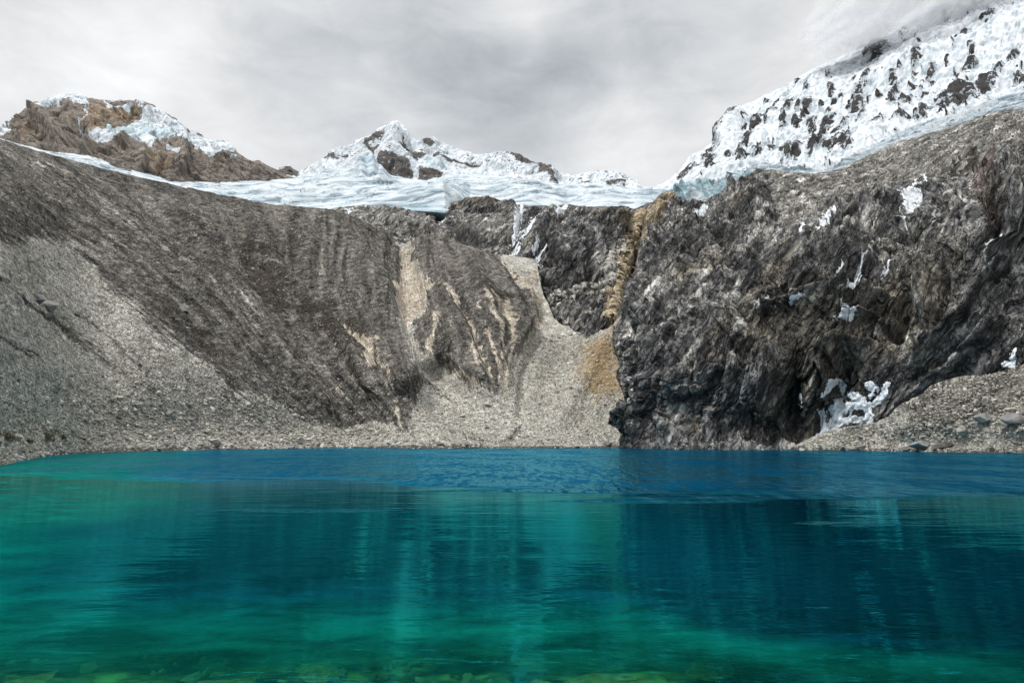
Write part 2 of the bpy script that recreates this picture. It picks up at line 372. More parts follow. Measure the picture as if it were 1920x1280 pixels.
def cliff_material():
    m, t = mat('cliff_rock'); v = t.obj()
    # bedding dips down to the left of the face
    bed = t.scale(v, (.30, .7, 1.15), (0, radians(-52), 0))
    bed2 = t.scale(v, (1.0, 1.0, .16))
    nb = t.noise(bed, .045, 6, .6, .25); nf = t.noise(bed, .17, 6, .66, .1); nl = t.noise(v, .012, 5, .5); nx = t.noise(v, .35, 5, .65)
    drip = t.noise(bed2, .14, 9, .68); rid = t.noise(bed, .12, 10, .7, .1, 2.0, 'RIDGED_MULTIFRACTAL')
    mixn = t.m('ADD', t.m('MULTIPLY', nf, .5), t.m('ADD', t.m('MULTIPLY', nb, .25), t.m('MULTIPLY', nx, .25)))
    grey = t.ramp(mixn, [(.40, srgb(38, 38, 39)), (.47, srgb(86, 86, 87)), (.53, srgb(130, 129, 127)), (.61, srgb(200, 197, 191))])
    brown = t.ramp(mixn, [(.40, srgb(40, 37, 33)), (.48, srgb(98, 93, 84)), (.60, srgb(178, 170, 154))])
    c = t.mix(t.ss(t.m('ADD', nl, t.m('MULTIPLY', t.m('SUBTRACT', nb, .5), .8)), .52, .70), grey, brown)
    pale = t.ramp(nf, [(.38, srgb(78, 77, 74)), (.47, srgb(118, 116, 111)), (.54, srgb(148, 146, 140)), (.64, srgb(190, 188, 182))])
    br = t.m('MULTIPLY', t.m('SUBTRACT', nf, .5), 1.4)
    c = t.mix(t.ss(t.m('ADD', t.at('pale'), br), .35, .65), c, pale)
    och = t.ramp(nf, [(.35, srgb(112, 97, 72)), (.65, srgb(176, 156, 120))])
    c = t.mix(t.m('MULTIPLY', t.ss(t.m('ADD', t.at('ochre'), br), .3, .9), .75), c, och)
    red = t.ramp(drip, [(.35, srgb(34, 24, 20)), (.6, srgb(104, 76, 62))])
    c = t.mix(t.m('MULTIPLY', t.ss(t.m('ADD', t.at('red'), br), .35, .9), .5), c, red)
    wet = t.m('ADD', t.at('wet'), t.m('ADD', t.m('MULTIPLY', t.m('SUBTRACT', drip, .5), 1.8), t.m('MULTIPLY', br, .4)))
    wet_darkf = t.ss(wet, .38, .80)
    c = t.mix(t.m('MULTIPLY', wet_darkf, .86), c, srgb(20, 20, 22))  # damp streaks, plus shade of overhangs and recesses painted into the rock
    dust = t.ss(t.m('ADD', t.at('dust'), t.m('MULTIPLY', t.m('SUBTRACT', t.noise(bed, .12, 9, .8), .5), 2.6)), .50, .72)
    c = t.mix(t.m('MULTIPLY', dust, .6), c, srgb(196, 194, 188))  # broad patches of the face mixed toward a lighter grey
    wv = t.node('ShaderNodeTexNoise'); t.put(wv.inputs['Vector'], v); wv.inputs['Scale'].default_value = .25; wv.inputs['Detail'].default_value = 4
    off = t.vm('SCALE', t.vm('SUBTRACT', wv.outputs['Color'], (.5, .5, .5))); off.node.inputs['Scale'].default_value = 4.0; vw = t.vm('ADD', v, off)
    a = t.vor(t.scale(vw, (.11, .5, 1.0), (0, radians(-56), 0)), .42); b = t.vor(t.scale(vw, (.12, .5, 1.0), (0, radians(-50), 0)), .13); g_ = t.vor(t.scale(vw, (.22, .7, 1.0), (0, radians(-60), 0)), .85)
    ra = t.sep(a.outputs['Color']); rb = t.sep(b.outputs['Color']); rg = t.sep(g_.outputs['Color'])
    k = t.m('MULTIPLY', t.lin(ra[0], 0, 1, .6, 1.4), t.m('MULTIPLY', t.lin(rb[0], 0, 1, .62, 1.36), t.lin(rg[0], 0, 1, .76, 1.26)))
    def crease(sc, rot, f): return t.m('ABSOLUTE', t.m('SUBTRACT', t.noise(t.scale(vw, sc, (0, radians(rot), 0)), f, 3, .55), .5))
    j1 = crease((.10, .4, 1.0), -55, .10); j2 = crease((.14, .5, 1.0), -61, .30); j3 = crease((.16, .5, 1.0), -86, .16)
    jt = t.m('MULTIPLY', t.m('MULTIPLY', t.lin(j1, 0, .025, .34, 1), t.lin(j2, 0, .035, .55, 1)), t.lin(j3, 0, .022, .45, 1)); c = t.gain(c, t.m('MULTIPLY', k, t.m('MAXIMUM', jt, t.m('MULTIPLY', t.at('pale'), .8))))
    h = t.m('ADD', t.m('MULTIPLY', jt, .8), t.m('MULTIPLY', nf, 1.5)); h = t.m('ADD', h, t.m('ADD', t.m('MULTIPLY', rid, .5), t.m('ADD', t.m('MULTIPLY', b.outputs['Distance'], -.9), t.m('MULTIPLY', a.outputs['Distance'], -.7))))
    rough = t.lin(wet_darkf, 0, 1, .92, .55)
    t.out(t.pbr(c, rough, t.bump(h, 1.0, 2.4), .35)); return m
def alpine_material(name, cols, scale=1.0, thr=.5, amp=1.3, flute=.6):
    """snow lying on rock: the rock attribute says where the face is bare"""
    m, t = mat(name); v = t.obj()
    fl = t.scale(v, (1.0, .5, .28), (0, radians(24), 0))
    nb = t.noise(v, .012 * scale, 12, .66, .3); nf = t.noise(fl, .05 * scale, 11, .68, .3); nr = t.noise(v, .05 * scale, 12, .74, .4)
    mixn = t.m('ADD', t.m('MULTIPLY', nr, .65), t.m('MULTIPLY', nb, .35))
    rock = t.ramp(mixn, [(.34, cols[0]), (.47, cols[1]), (.58, cols[2]), (.7, cols[3])])
    warm = t.ramp(mixn, [(.36, srgb(80, 68, 58)), (.5, srgb(148, 128, 106)), (.64, srgb(198, 178, 152))])
    rock = t.mix(t.ss(t.m('ADD', t.at('warm'), t.m('MULTIPLY', t.m('SUBTRACT', nb, .5), 1.5)), .3, .75), rock, warm)
    rf = t.m('ADD', t.at('rock'), t.m('ADD', t.m('MULTIPLY', t.m('SUBTRACT', nf, .5), amp), t.m('MULTIPLY', t.m('SUBTRACT', nr, .5), amp * .6)))
    rf = t.ss(rf, thr - .05, thr + .05)
    snow = t.ramp(nf, [(.38, srgb(148, 158, 166)), (.49, srgb(190, 197, 202)), (.60, srgb(216, 220, 223))])
    snow = t.mix(t.ss(t.m('ADD', t.at('ice'), t.m('MULTIPLY', t.m('SUBTRACT', nf, .5), 1.2)), .35, .8), snow, srgb(168, 196, 204))
    c = t.mix(rf, snow, rock)
    h = t.m('ADD', t.m('MULTIPLY', t.noise(fl, .03 * scale, 4, .5, .2), flute), t.m('MULTIPLY', t.m('MULTIPLY', nr, rf), 1.4))
    t.out(t.pbr(c, .75, t.bump(h, 1.0, 12.0 / scale), .2)); return m
def ice_material():
    m, t = mat('glacier_ice'); v = t.obj()
    fl = t.scale(v, (.35, .45, 1.4))
    n = t.noise(fl, .014, 12, .66, .8); n2 = t.noise(fl, .05, 11, .7, .6); nv = t.noise(v, .09, 8, .7)
    cr = t.noise(fl, .02, 9, .6, .9, 2.0, 'RIDGED_MULTIFRACTAL')
    base = t.ramp(n2, [(.41, srgb(110, 128, 140)), (.47, srgb(168, 182, 191)), (.56, srgb(206, 214, 219))])
    blue = t.ramp(n2, [(.34, srgb(84, 116, 126)), (.48, srgb(142, 172, 182)), (.62, srgb(196, 212, 218))])
    bf = t.ss(t.m('ADD', t.at('ice'), t.m('MULTIPLY', t.m('SUBTRACT', n, .5), 1.6)), .45, .75)
    c = t.mix(bf, base, blue)
    dirt = t.ss(t.m('ADD', t.at('dirt'), t.m('MULTIPLY', t.m('SUBTRACT', n2, .5), 1.8)), .5, .75)
    c = t.mix(t.m('MULTIPLY', dirt, .55), c, srgb(120, 122, 122))
    h = t.m('ADD', t.m('MULTIPLY', n2, 1.0), t.m('ADD', t.m('MULTIPLY', cr, .25), t.m('MULTIPLY', nv, .3)))
    t.out(t.pbr(c, .6, t.bump(h, 1.0, 9.0), .3)); return m
def stone_material(name, lo, hi, sc=1.0):
    m, t = mat(name); v = t.obj(); ri = t.node('ShaderNodeObjectInfo').outputs['Random']
    n = t.noise(t.vm('ADD', v, t.comb(ri, t.m('MULTIPLY', ri, 37.0), 0)), 1.4 * sc, 9, .68, .4)
    c = t.ramp(n, [(.34, lo), (.66, hi)]); c = t.gain(c, t.lin(ri, 0, 1, .82, 1.16))
    t.out(t.pbr(c, .9, t.bump(t.noise(v, 3 * sc, 8, .7), .7, .12), .25)); return m
M_MOR = moraine_material(); M_CLIFF = cliff_material(); M_ICE = ice_material()
M_LEFTPK = alpine_material('peak_brown', [srgb(66, 62, 60), srgb(124, 116, 108), srgb(160, 150, 138), srgb(204, 194, 180)], 1.3, .5, 1.9)
M_CENPK = alpine_material('peak_grey', [srgb(50, 48, 48), srgb(86, 82, 80), srgb(114, 108, 102), srgb(146, 138, 128)], 1.0, .5, 2.2)
M_RIGHT = alpine_material('peak_right', [srgb(32, 32, 35), srgb(56, 55, 56), srgb(80, 78, 76), srgb(120, 116, 110)], 1.6, .5, 2.3)
M_STONE = stone_material('pale_stone', srgb(110, 106, 98), srgb(178, 173, 163))
M_GREY = stone_material('grey_stone', srgb(88, 88, 86), srgb(150, 149, 145))
M_DARKST = stone_material('dark_stone', srgb(46, 43, 42), srgb(98, 92, 88))

# ------------------------------------------------------------------ near slopes: moraine, spur and scree fan
topA = curve([(-260, 160), (0, 262), (100, 290), (200, 315), (300, 340), (400, 363), (500, 384), (560, 391), (620, 394), (650, 402), (680, 414), (712, 433), (735, 446), (748, 456),
              (760, 455), (775, 449), (800, 444), (830, 444), (846, 455), (860, 463), (893, 470), (927, 478), (943, 477), (975, 481), (1005, 486), (1020, 552), (1040, 592), (1060, 606),
              (1080, 615), (1100, 634), (1125, 621), (1153, 606), (1170, 600), (1250, 600)])
botA = lambda x: shore_py(x) + 26
ctrl = []
def column(x, Yc, n=4, bulge=0):
    y0 = float(shore_py(x)); Y0 = float(shoreY(x)); yc = float(topA(x)); zc = CAMH + (HZ - yc) / F * Yc; s = zc / (Yc - Y0)
    ctrl.append((x, y0, Y0)); ctrl.append((x, y0 + 26, Y0 * .93)); ctrl.append((x, yc, Yc))
    for k in range(1, n):
        y = y0 + (yc - y0) * k / n; ctrl.append((x, y, (CAMH + Y0 * s) / (s - (HZ - y) / F) - bulge * math.sin(math.pi * k / n)))
for x, Yc in ((-250, 262), (-120, 305), (0, 350), (120, 392), (240, 432), (360, 473), (480, 512), (600, 542)): column(x, Yc, 5)
column(690, 566, 4, 14)
ctrl += [(748, 456, 592), (750, 520, 520), (748, 610, 420), (790, 700, 352), (760, 800, 312), (760, 839, 288), (760, 865, 270),
         (775, 452, 600), (830, 444, 595), (835, 540, 488), (800, 600, 446), (850, 640, 412), (900, 600, 440), (900, 700, 374), (930, 742, 360), (950, 640, 428), (893, 472, 575), (960, 540, 505),
         (800, 700, 380), (850, 760, 347), (930, 790, 330), (975, 740, 368), (985, 670, 420), (1012, 600, 482), (1010, 550, 532), (940, 478, 600), (1005, 487, 598), (975, 500, 570),
         (1040, 600, 492), (1100, 640, 458), (1150, 610, 470), (1100, 740, 376), (1000, 790, 333), (1140, 790, 335), (1250, 600, 470), (1250, 760, 340),
         (900, 838, 300), (1050, 838, 304), (1160, 838, 315), (1250, 840, 300), (900, 864, 282), (1050, 864, 285), (1160, 864, 300), (1250, 864, 285)]
topA0 = topA; topA = lambda x: topA0(x) + np.clip((x - 1010) / 20, 0, 1) * fbm(np.stack([np.asarray(x, float), np.asarray(x, float) * 0, np.asarray(x, float) * 0], -1), 26, 4, .6, seed=77) * 9
A = Sheet(-260, 1250, 1.3, botA, topA, 1.25, ctrl)
px, py = A.px, A.py
# warped coordinates so that outlines of soil patches are ragged
q0 = A.P.copy()
wx = px + fbm(q0, 30, 5, .6, seed=1) * 9; wy = py + fbm(q0, 30, 5, .6, seed=2) * 9
# fall-line coordinate: follow the slope down to the shore
cU = curve([(-300, 1.45), (100, 1.45), (300, 1.15), (430, .45), (600, 0), (760, 0), (830, .2), (950, .8), (1020, .6), (1100, -.4), (1250, -.6)])
cL = curve([(-300, 1.4), (250, 1.35), (500, 1.15), (680, .9), (760, .45), (820, .5), (930, .3), (980, -.1), (1100, -.6), (1250, -.8)])
sx = px.copy(); syy = py.copy()
for _ in range(14):
    h = (845 - syy) / 5; k = np.clip((syy - 450) / 250, 0, 1); sx = sx + (cU(sx) * (1 - k) + cL(sx) * k) * h; syy = syy + h
sa = sx; sb = 845 - py
taper = np.clip((shore_py(px) - py) / 60, 0.22, 1); far = np.clip(A.Y / 400, .35, 1.2)
crest = np.clip((py - topA(px)) / 10, .45, 1)
stq = np.stack([sa / 1.0, sb * .10, sa * 0], -1)
gully = fbm(stq, 26, 4, .55, 'r', 3)
MORDARK = [(742, 456), (752, 520), (738, 560), (743, 610), (765, 655), (790, 700), (795, 725), (784, 745), (764, 805), (735, 790), (700, 772), (650, 790), (600, 780), (560, 745), (500, 700), (440, 700), (400, 640), (330, 560), (250, 540), (190, 500),
           (150, 452), (60, 440), (-20, 440), (-300, 420), (-300, 100), (650, 100), (760, 300)]
SPUR = [(774, 440), (776, 480), (790, 520), (812, 532), (800, 590), (778, 600), (776, 630), (800, 655), (830, 690), (870, 712), (905, 735), (932, 742), (946, 700), (955, 715), (958, 672), (985, 640), (1006, 600), (1010, 586), (990, 545), (966, 505), (944, 486), (893, 440), (853, 430), (833, 420)]
spur_sd = poly_sd(px, py, SPUR, 40); mor_sd = poly_sd(px, py, MORDARK, 60)
ln = [('ridge', 12, 5, [(300, 345), (420, 520), (560, 700), (640, 790)]), ('ridge', 14, 6, [(440, 390), (500, 480), (640, 640), (755, 795)]),
      ('ridge', 10, -4, [(230, 330), (380, 480), (470, 590)]), ('ridge', 9, -4, [(540, 400), (560, 520), (700, 660)]), ('ridge', 16, 6, [(620, 400), (700, 520), (740, 600), (786, 715)]),
      ('ridge', 12, -3.5, [(757, 460), (765, 540), (752, 590), (766, 640), (830, 725)]), ('ridge', 6, 4, [(775, 460), (800, 560), (795, 600)]),
      ('ridge', 8, -5, [(850, 545), (890, 640), (930, 730)]), ('ridge', 9, -5, [(930, 570), (955, 610), (945, 670)]), ('ridge', 14, 5, [(870, 480), (905, 560), (915, 600)]),
      ('ridge', 9, 4, [(800, 600), (850, 680), (925, 738)]), ('ridge', 9, 4, [(980, 530), (1004, 590), (965, 660)]), ('ridge', 7, -4, [(945, 492), (985, 560), (1012, 620)]),
      ('ledge', 14, 3, [(935, 540), (860, 560), (815, 535)]), ('ridge', 10, -3, [(1020, 600), (985, 700), (975, 800)]), ('ridge', 16, 5, [(1155, 610), (1090, 720), (1030, 820)]),
      ('ridge', 8, -4, [(630, 590), (690, 650), (730, 720)])]
d = relief(px, py, ln) * far
d += 5.0 * np.clip(spur_sd / 30, -.3, 1) + 2.2 * np.clip(mor_sd / 25, -.3, 1) * (px > 350)
steep = np.clip(.35 + .65 * (np.clip(mor_sd / 30, 0, 1) + np.clip(spur_sd / 20, 0, 1)), 0, 1)
d += (gully * 2.0 * steep + fbm(stq, 8, 3, .6, 'r', 8) * 1.1 * steep + fbm(q0, 90, 3, .5, seed=4) * 3.5) * far
d += fbm(q0, 9, 5, .62, 'n', 5) * .9 * (.6 + .6 * steep)
d += fbm(q0, 3.2, 3, .6, 'b', 6) * .45
A.push(d * taper * crest)
light_shapes = [[(-300, 430), (-20, 448), (60, 447), (150, 457), (185, 492), (205, 535), (262, 585), (330, 640), (385, 668), (410, 690), (430, 735), (500, 742), (560, 768), (640, 800), (700, 790), (765, 806), (800, 700), (790, 705),
                 (765, 660), (745, 615), (742, 570), (757, 520), (745, 458), (774, 452), (776, 480), (792, 520), (806, 560), (800, 600), (780, 600), (776, 630), (800, 655), (830, 690), (870, 712), (932, 744), (944, 690), (955, 720), (958, 672), (985, 640), (1006, 600), (1006, 585),
                 (966, 510), (944, 488), (940, 470), (1010, 480), (1025, 550), (1060, 600), (1200, 580), (1260, 580), (1260, 900), (-300, 900)], [(752, 590, 12), (766, 640, 13), (795, 690, 14), (850, 742, 14), (900, 770, 10)]]
dark_in = [[(0, 505, 3), (30, 535, 6), (60, 562, 6), (120, 605, 7), (190, 660, 6), (255, 715, 8), (295, 735, 9)], [(-20, 605, 5), (40, 640, 5), (78, 668, 4)], [(350, 700, 6), (400, 730, 6)], [(150, 590, 3), (230, 650, 4), (280, 690, 4)],
           [(-200, 560, 12), (-60, 640, 10)], [(190, 790, 3), (280, 800, 3)], [(60, 490, 3), (120, 505, 4)], [(430, 735, 3), (520, 775, 4), (560, 790, 3)], [(785, 690, 3), (820, 730, 5), (850, 752, 3)], [(560, 690, 2), (600, 720, 3), (650, 760, 3)],
           [(980, 790, 4), (960, 815, 6), (935, 825, 5)], [(840, 808, 5), (880, 820, 4), (930, 826, 6)], [(760, 835, 3), (930, 836, 4)]]
mid_in = [[(60, 300, 9), (180, 370, 12), (300, 455, 12), (430, 560, 12), (520, 640, 9)], [(0, 300, 5), (110, 385, 6), (240, 470, 6)], [(300, 350, 5), (380, 420, 6), (460, 520, 4)], [(540, 400, 6), (590, 440, 7), (600, 520, 5)]]
L = mask(wx, wy, light_shapes, 14); L = L + (mask(wx, wy, light_shapes, 30) - L) * np.clip((600 - px) / 120, 0, 1); L = L * (1 - .78 * mask(wx, wy, dark_in, 9)); L = np.maximum(L, .50 * mask(wx, wy, mid_in, 16))
G = mask(wx, wy, [[(748, 470), (774, 470), (776, 500), (790, 525), (816, 530), (802, 556), (796, 600), (776, 590), (766, 612), (750, 600), (742, 545), (730, 523), (752, 530)],
                  [(940, 494), (962, 512), (1000, 516), (1012, 560), (1026, 600), (1014, 612), (1008, 588), (985, 552), (962, 520)], [(846, 548, 4), (858, 575, 5), (862, 592, 3)],
                  [(918, 568, 4), (944, 582, 6), (958, 610, 5), (954, 640, 4), (946, 672, 4)], [(805, 592, 4), (822, 608, 6), (806, 640, 6), (806, 668, 5)], [(626, 588, 4), (655, 612, 9), (690, 650, 9), (700, 690, 5)],
                  [(905, 570, 1), (925, 605, 4), (945, 690, 1)], [(870, 590, 1), (890, 640, 2.5), (925, 720, 2)], [(895, 590, 1), (915, 650, 2.5), (940, 720, 2)], [(880, 640, 1), (900, 690, 3), (930, 730, 3)], [(850, 700, 1), (868, 700, 3), (900, 728, 3)],
                  [(1120, 625, 3), (1150, 608, 3)], [(1150, 770, 10), (1165, 740, 8)], [(600, 735, 1), (640, 790, 2)], [(630, 730, 1), (680, 780, 2)], [(660, 720, 1), (715, 770, 2)], [(740, 760, 2), (752, 800, 3)], [(700, 640, 1), (740, 730, 2.5)], [(1000, 500, 1), (1018, 560, 4)],
                  [(1030, 570, 2), (1022, 590, 4)], [(860, 700, 1), (885, 735, 2)], [(960, 620, 1), (955, 700, 3)], [(935, 640, 1), (950, 720, 2.5)]], 7)
O = mask(wx, wy, [[(1118, 626), (1153, 606), (1160, 660), (1162, 722), (1110, 735), (1088, 718), (1090, 672), (1100, 648)], [(1150, 608, 6), (1130, 660, 14)]], 40)
V = mask(wx, wy, [[(260, 530), (330, 560), (420, 640), (470, 700), (420, 700), (340, 640), (250, 590)], [(430, 430), (520, 460), (560, 560), (700, 600), (740, 700), (700, 720), (560, 620), (430, 560)], [(80, 380), (160, 430), (330, 500), (230, 500), (120, 430)],
                  [(820, 540), (960, 540), (990, 590), (900, 580)], [(0, 300), (60, 330), (110, 400), (60, 400)]], 30) * .62
W_ = np.clip(1 - (shore_py(px) - 1 - py) / (7.5 + 5 * fbm(q0, 20, 3, seed=9)), 0, 1) * (py < 870)
W_ = np.maximum(W_, mask(wx, wy, [[(104, 845), (300, 835), (420, 837), (420, 850), (104, 856)]], 4))
A_attrs = dict(L=L, G=G, O=O, V=V, W=W_, sa=sa, sb=sb)
A.skirt()
A_attrs = {k: np.concatenate([v, np.repeat(v[-1:], A.nsk, 0)]) for k, v in A_attrs.items()}
fx = (A.px[:-1, :-1] + A.px[1:, 1:]) / 2; fy = (A.py[:-1, :-1] + A.py[1:, 1:]) / 2
z_spur = inside(fx, fy, SPUR); z_fan = (fx > np.interp(fy, [440, 456, 520, 560, 610, 655, 700, 725, 745, 805, 870], [745, 746, 752, 740, 743, 765, 790, 795, 784, 762, 758])) & ~z_spur
tag(grid_mesh('moraine_slope', A.P, M_MOR, A_attrs, ~(z_spur | z_fan)), kind='structure', label='long dark and pale gravel moraine slope falling to the left lake shore')
tag(grid_mesh('moraine_spur', A.P, M_MOR, A_attrs, z_spur), kind='structure', label='dark rounded moraine spur with pale eroded gullies between two scree chutes')
tag(grid_mesh('scree_fan', A.P, M_MOR, A_attrs, z_fan), kind='structure', label='pale grey scree fan with an ochre stain running down to the water')

# ------------------------------------------------------------------ rock slabs below the glacier
def rock_attr(px, py, q, **shapes):
    wx = px + fbm(q, 30, 4, .6, seed=11) * 8; wy = py + fbm(q, 30, 4, .6, seed=12) * 8
    return {k: mask(wx, wy, sh, so) for k, (sh, so) in shapes.items()} | {k: px * 0 for k in ('pale', 'ochre', 'red', 'wet', 'dust') if k not in shapes}
def strata(q, ang, along, across):
    """world position in a frame tilted by ang in the X-Z plane, stretched along the bedding"""
    c, s_ = math.cos(ang), math.sin(ang); return np.stack([(q[..., 0] * c + q[..., 2] * s_) / along, (-q[..., 0] * s_ + q[..., 2] * c) / across, q[..., 1] / 1.6], -1)
def extend(S, at): return {k: np.concatenate([v, np.repeat(v[-1:], S.nsk, 0)]) for k, v in at.items()}
topS = curve([(560, 396), (610, 394), (640, 388), (680, 384), (720, 387), (760, 388), (800, 391), (835, 392), (850, 380), (872, 374), (895, 372), (930, 375), (965, 384), (985, 386), (1010, 387), (1040, 386), (1062, 383), (1080, 386), (1110, 388), (1140, 388), (1190, 392), (1215, 380), (1260, 370)])
S = Sheet(560, 1260, 1.4, lambda x: 530 + 0 * x, topS, 1.3,
          [(560, 396, 905), (560, 530, 640), (640, 390, 905), (640, 450, 720), (640, 530, 650), (760, 391, 905), (760, 440, 745), (760, 530, 650), (880, 373, 905), (880, 430, 820), (900, 470, 700), (900, 540, 640),
           (1000, 387, 905), (1000, 430, 800), (1000, 483, 715), (1000, 560, 630), (1140, 388, 880), (1140, 520, 680), (1260, 372, 860), (1260, 520, 680)])
q = strata(S.P, radians(42), 2.2, .8)
d = facet(q, 20, 7) * 6 + facet(q, 7, 8) * 3 + fbm(q, 70, 7, .52, 'r', 21) * 7 + fbm(S.P, 160, 3, .5, seed=22) * 10 + relief(S.px, S.py, [
    ('ridge', 10, 12, [(850, 384), (900, 378), (960, 400), (975, 440)]), ('ridge', 7, -12, [(978, 390), (972, 430), (962, 480)]), ('ledge', 14, 8, [(840, 440), (900, 450), (960, 440), (970, 470)]),
    ('ridge', 10, 10, [(1050, 390), (1010, 430), (985, 480)]), ('ridge', 8, -9, [(1070, 395), (1020, 450), (1000, 490)]), ('ridge', 9, 10, [(1100, 392), (1050, 440), (1020, 490)]), ('ridge', 10, 8, [(700, 400), (760, 430), (820, 440)]),
    ('ridge', 8, -8, [(840, 395), (815, 430), (800, 450)])])
S.push(d * np.clip((S.py - topS(S.px)) / 14, .15, 1))
at_ = rock_attr(S.px, S.py, S.P, pale=([[(560, 380), (680, 385), (800, 400), (830, 420), (820, 450), (560, 470)], [(860, 400), (960, 420), (960, 450), (860, 440)]], 25),
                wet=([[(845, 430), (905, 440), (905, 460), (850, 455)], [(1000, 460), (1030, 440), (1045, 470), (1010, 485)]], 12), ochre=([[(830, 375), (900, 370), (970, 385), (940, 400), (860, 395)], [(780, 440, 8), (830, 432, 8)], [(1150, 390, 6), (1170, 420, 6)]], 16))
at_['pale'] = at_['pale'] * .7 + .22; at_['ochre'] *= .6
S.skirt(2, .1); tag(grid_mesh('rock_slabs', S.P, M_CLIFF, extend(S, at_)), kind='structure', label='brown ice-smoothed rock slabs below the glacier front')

# ------------------------------------------------------------------ rock buttress in the middle
topP = curve([(1008, 560), (1018, 540), (1030, 503), (1042, 470), (1052, 446), (1066, 428), (1084, 412), (1104, 400), (1124, 392), (1146, 387), (1170, 387), (1184, 390), (1196, 400), (1210, 404), (1230, 388), (1250, 368), (1265, 362)])
PB = Sheet(1008, 1265, 1.1, lambda x: 665 + 0 * x, topP, 1.1,
           [(1140, 388, 640), (1185, 392, 655), (1080, 415, 640), (1030, 500, 612), (1012, 560, 590), (1060, 555, 548), (1060, 470, 580), (1110, 470, 578), (1140, 480, 600), (1190, 440, 640), (1150, 560, 545), (1100, 560, 548), (1100, 520, 555),
            (1100, 630, 492), (1150, 600, 505), (1050, 595, 515), (1185, 600, 525), (1195, 520, 580), (1265, 365, 680), (1265, 600, 520), (1010, 665, 500), (1200, 660, 472), (1100, 665, 474)])
q = strata(PB.P, radians(78), 2.0, .7)
d = facet(q, 12, 5) * 4.5 + facet(q, 4.5, 6) * 2.2 + fbm(q, 50, 7, .55, 'r', 31) * 4 + fbm(PB.P, 8, 5, .6, 'b', 33) * 1.6 + fbm(PB.P, 110, 3, .5, seed=32) * 6 + 1.3 * relief(PB.px, PB.py, [
    ('ledge', 16, 9, [(1145, 535), (1105, 545), (1060, 560), (1016, 552)]), ('ridge', 10, 8, [(1060, 440), (1045, 500), (1030, 545)]), ('ridge', 9, -9, [(1115, 440), (1110, 490), (1100, 535)]), ('ridge', 7, 6, [(1095, 470), (1092, 540)]),
    ('ridge', 8, -14, [(1190, 395), (1188, 440), (1186, 480), (1165, 570), (1155, 605)]), ('ledge', 12, 6, [(1150, 560), (1100, 568), (1040, 580)]), ('ledge', 14, 7, [(1150, 605), (1100, 632), (1050, 605)])])
PB.push(d * np.clip((PB.py - topP(PB.px)) / 10, .2, 1))
at_ = rock_attr(PB.px, PB.py, PB.P, pale=([[(1120, 480), (1185, 440), (1175, 520), (1160, 570), (1050, 568), (1100, 545)], [(1130, 570), (1150, 570), (1155, 600), (1130, 615)]], 14),
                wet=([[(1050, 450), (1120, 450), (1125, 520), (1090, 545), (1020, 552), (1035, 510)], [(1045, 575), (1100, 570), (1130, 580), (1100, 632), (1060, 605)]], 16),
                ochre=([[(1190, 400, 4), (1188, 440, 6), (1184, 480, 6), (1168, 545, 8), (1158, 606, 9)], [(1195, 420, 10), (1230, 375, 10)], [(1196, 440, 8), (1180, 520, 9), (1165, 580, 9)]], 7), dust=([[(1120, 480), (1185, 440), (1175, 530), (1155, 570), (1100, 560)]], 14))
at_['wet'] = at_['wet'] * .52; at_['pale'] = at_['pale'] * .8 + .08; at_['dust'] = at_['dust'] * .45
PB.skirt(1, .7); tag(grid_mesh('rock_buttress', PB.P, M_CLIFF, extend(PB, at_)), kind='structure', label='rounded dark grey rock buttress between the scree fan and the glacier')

# ------------------------------------------------------------------ the great cliff on the right
topK = curve([(1150, 450), (1190, 440), (1203, 410), (1225, 378), (1240, 364), (1262, 362), (1280, 374), (1300, 380), (1323, 378), (1345, 366), (1363, 350), (1395, 334), (1423, 320), (1450, 318), (1480, 323), (1530, 325), (1567, 320), (1590, 311), (1613, 298), (1645, 283),
              (1680, 268), (1715, 258), (1753, 247), (1800, 232), (1847, 215), (1885, 206), (1920, 203), (2000, 186), (2260, 120)])
leftK = curve([(360, 1212), (400, 1200), (440, 1190), (500, 1181), (560, 1164), (600, 1153), (640, 1152), (700, 1157), (725, 1160), (745, 1172), (768, 1184), (780, 1172), (800, 1158), (820, 1158), (840, 1163), (880, 1165)])
leftK0 = leftK
leftK = lambda y: leftK0(y) + 15 * np.clip((605 - y) / 60, 0, 1) + fbm(np.stack([y, y * 0, y * 0], -1), 46, 5, .62, seed=48) * (5 + 6 * np.clip((y - 600) / 60, 0, 1))
K = Sheet(1150, 2260, 1.3, lambda x: shore_py(x) + 24, topK, 1.25,
          [(1160, 840, 305), (1170, 700, 325), (1160, 600, 352), (1185, 500, 430), (1200, 420, 540), (1240, 365, 640), (1170, 866, 290), (1300, 866, 240), (1480, 868, 226),
           (1300, 842, 256), (1300, 700, 273), (1300, 600, 300), (1300, 500, 360), (1300, 430, 450), (1300, 382, 560),
           (1400, 842, 248), (1400, 640, 266), (1380, 500, 320), (1400, 420, 390),
           (1480, 843, 242), (1480, 700, 247), (1480, 600, 258), (1480, 500, 268), (1480, 450, 305), (1450, 385, 420), (1440, 330, 530),
           (1640, 870, 225), (1640, 750, 232), (1640, 600, 240), (1640, 500, 255), (1640, 420, 300), (1640, 350, 410), (1640, 290, 530),
           (1800, 870, 208), (1800, 700, 215), (1800, 500, 228), (1800, 350, 258), (1800, 290, 355), (1800, 235, 480),
           (1920, 870, 190), (1920, 650, 200), (1920, 450, 218), (1920, 320, 248), (1920, 250, 335), (1920, 205, 430),
           (2250, 870, 150), (2250, 500, 180), (2250, 250, 250), (2250, 125, 350)], left=leftK)
px, py = K.px, K.py; q0 = K.P.copy()
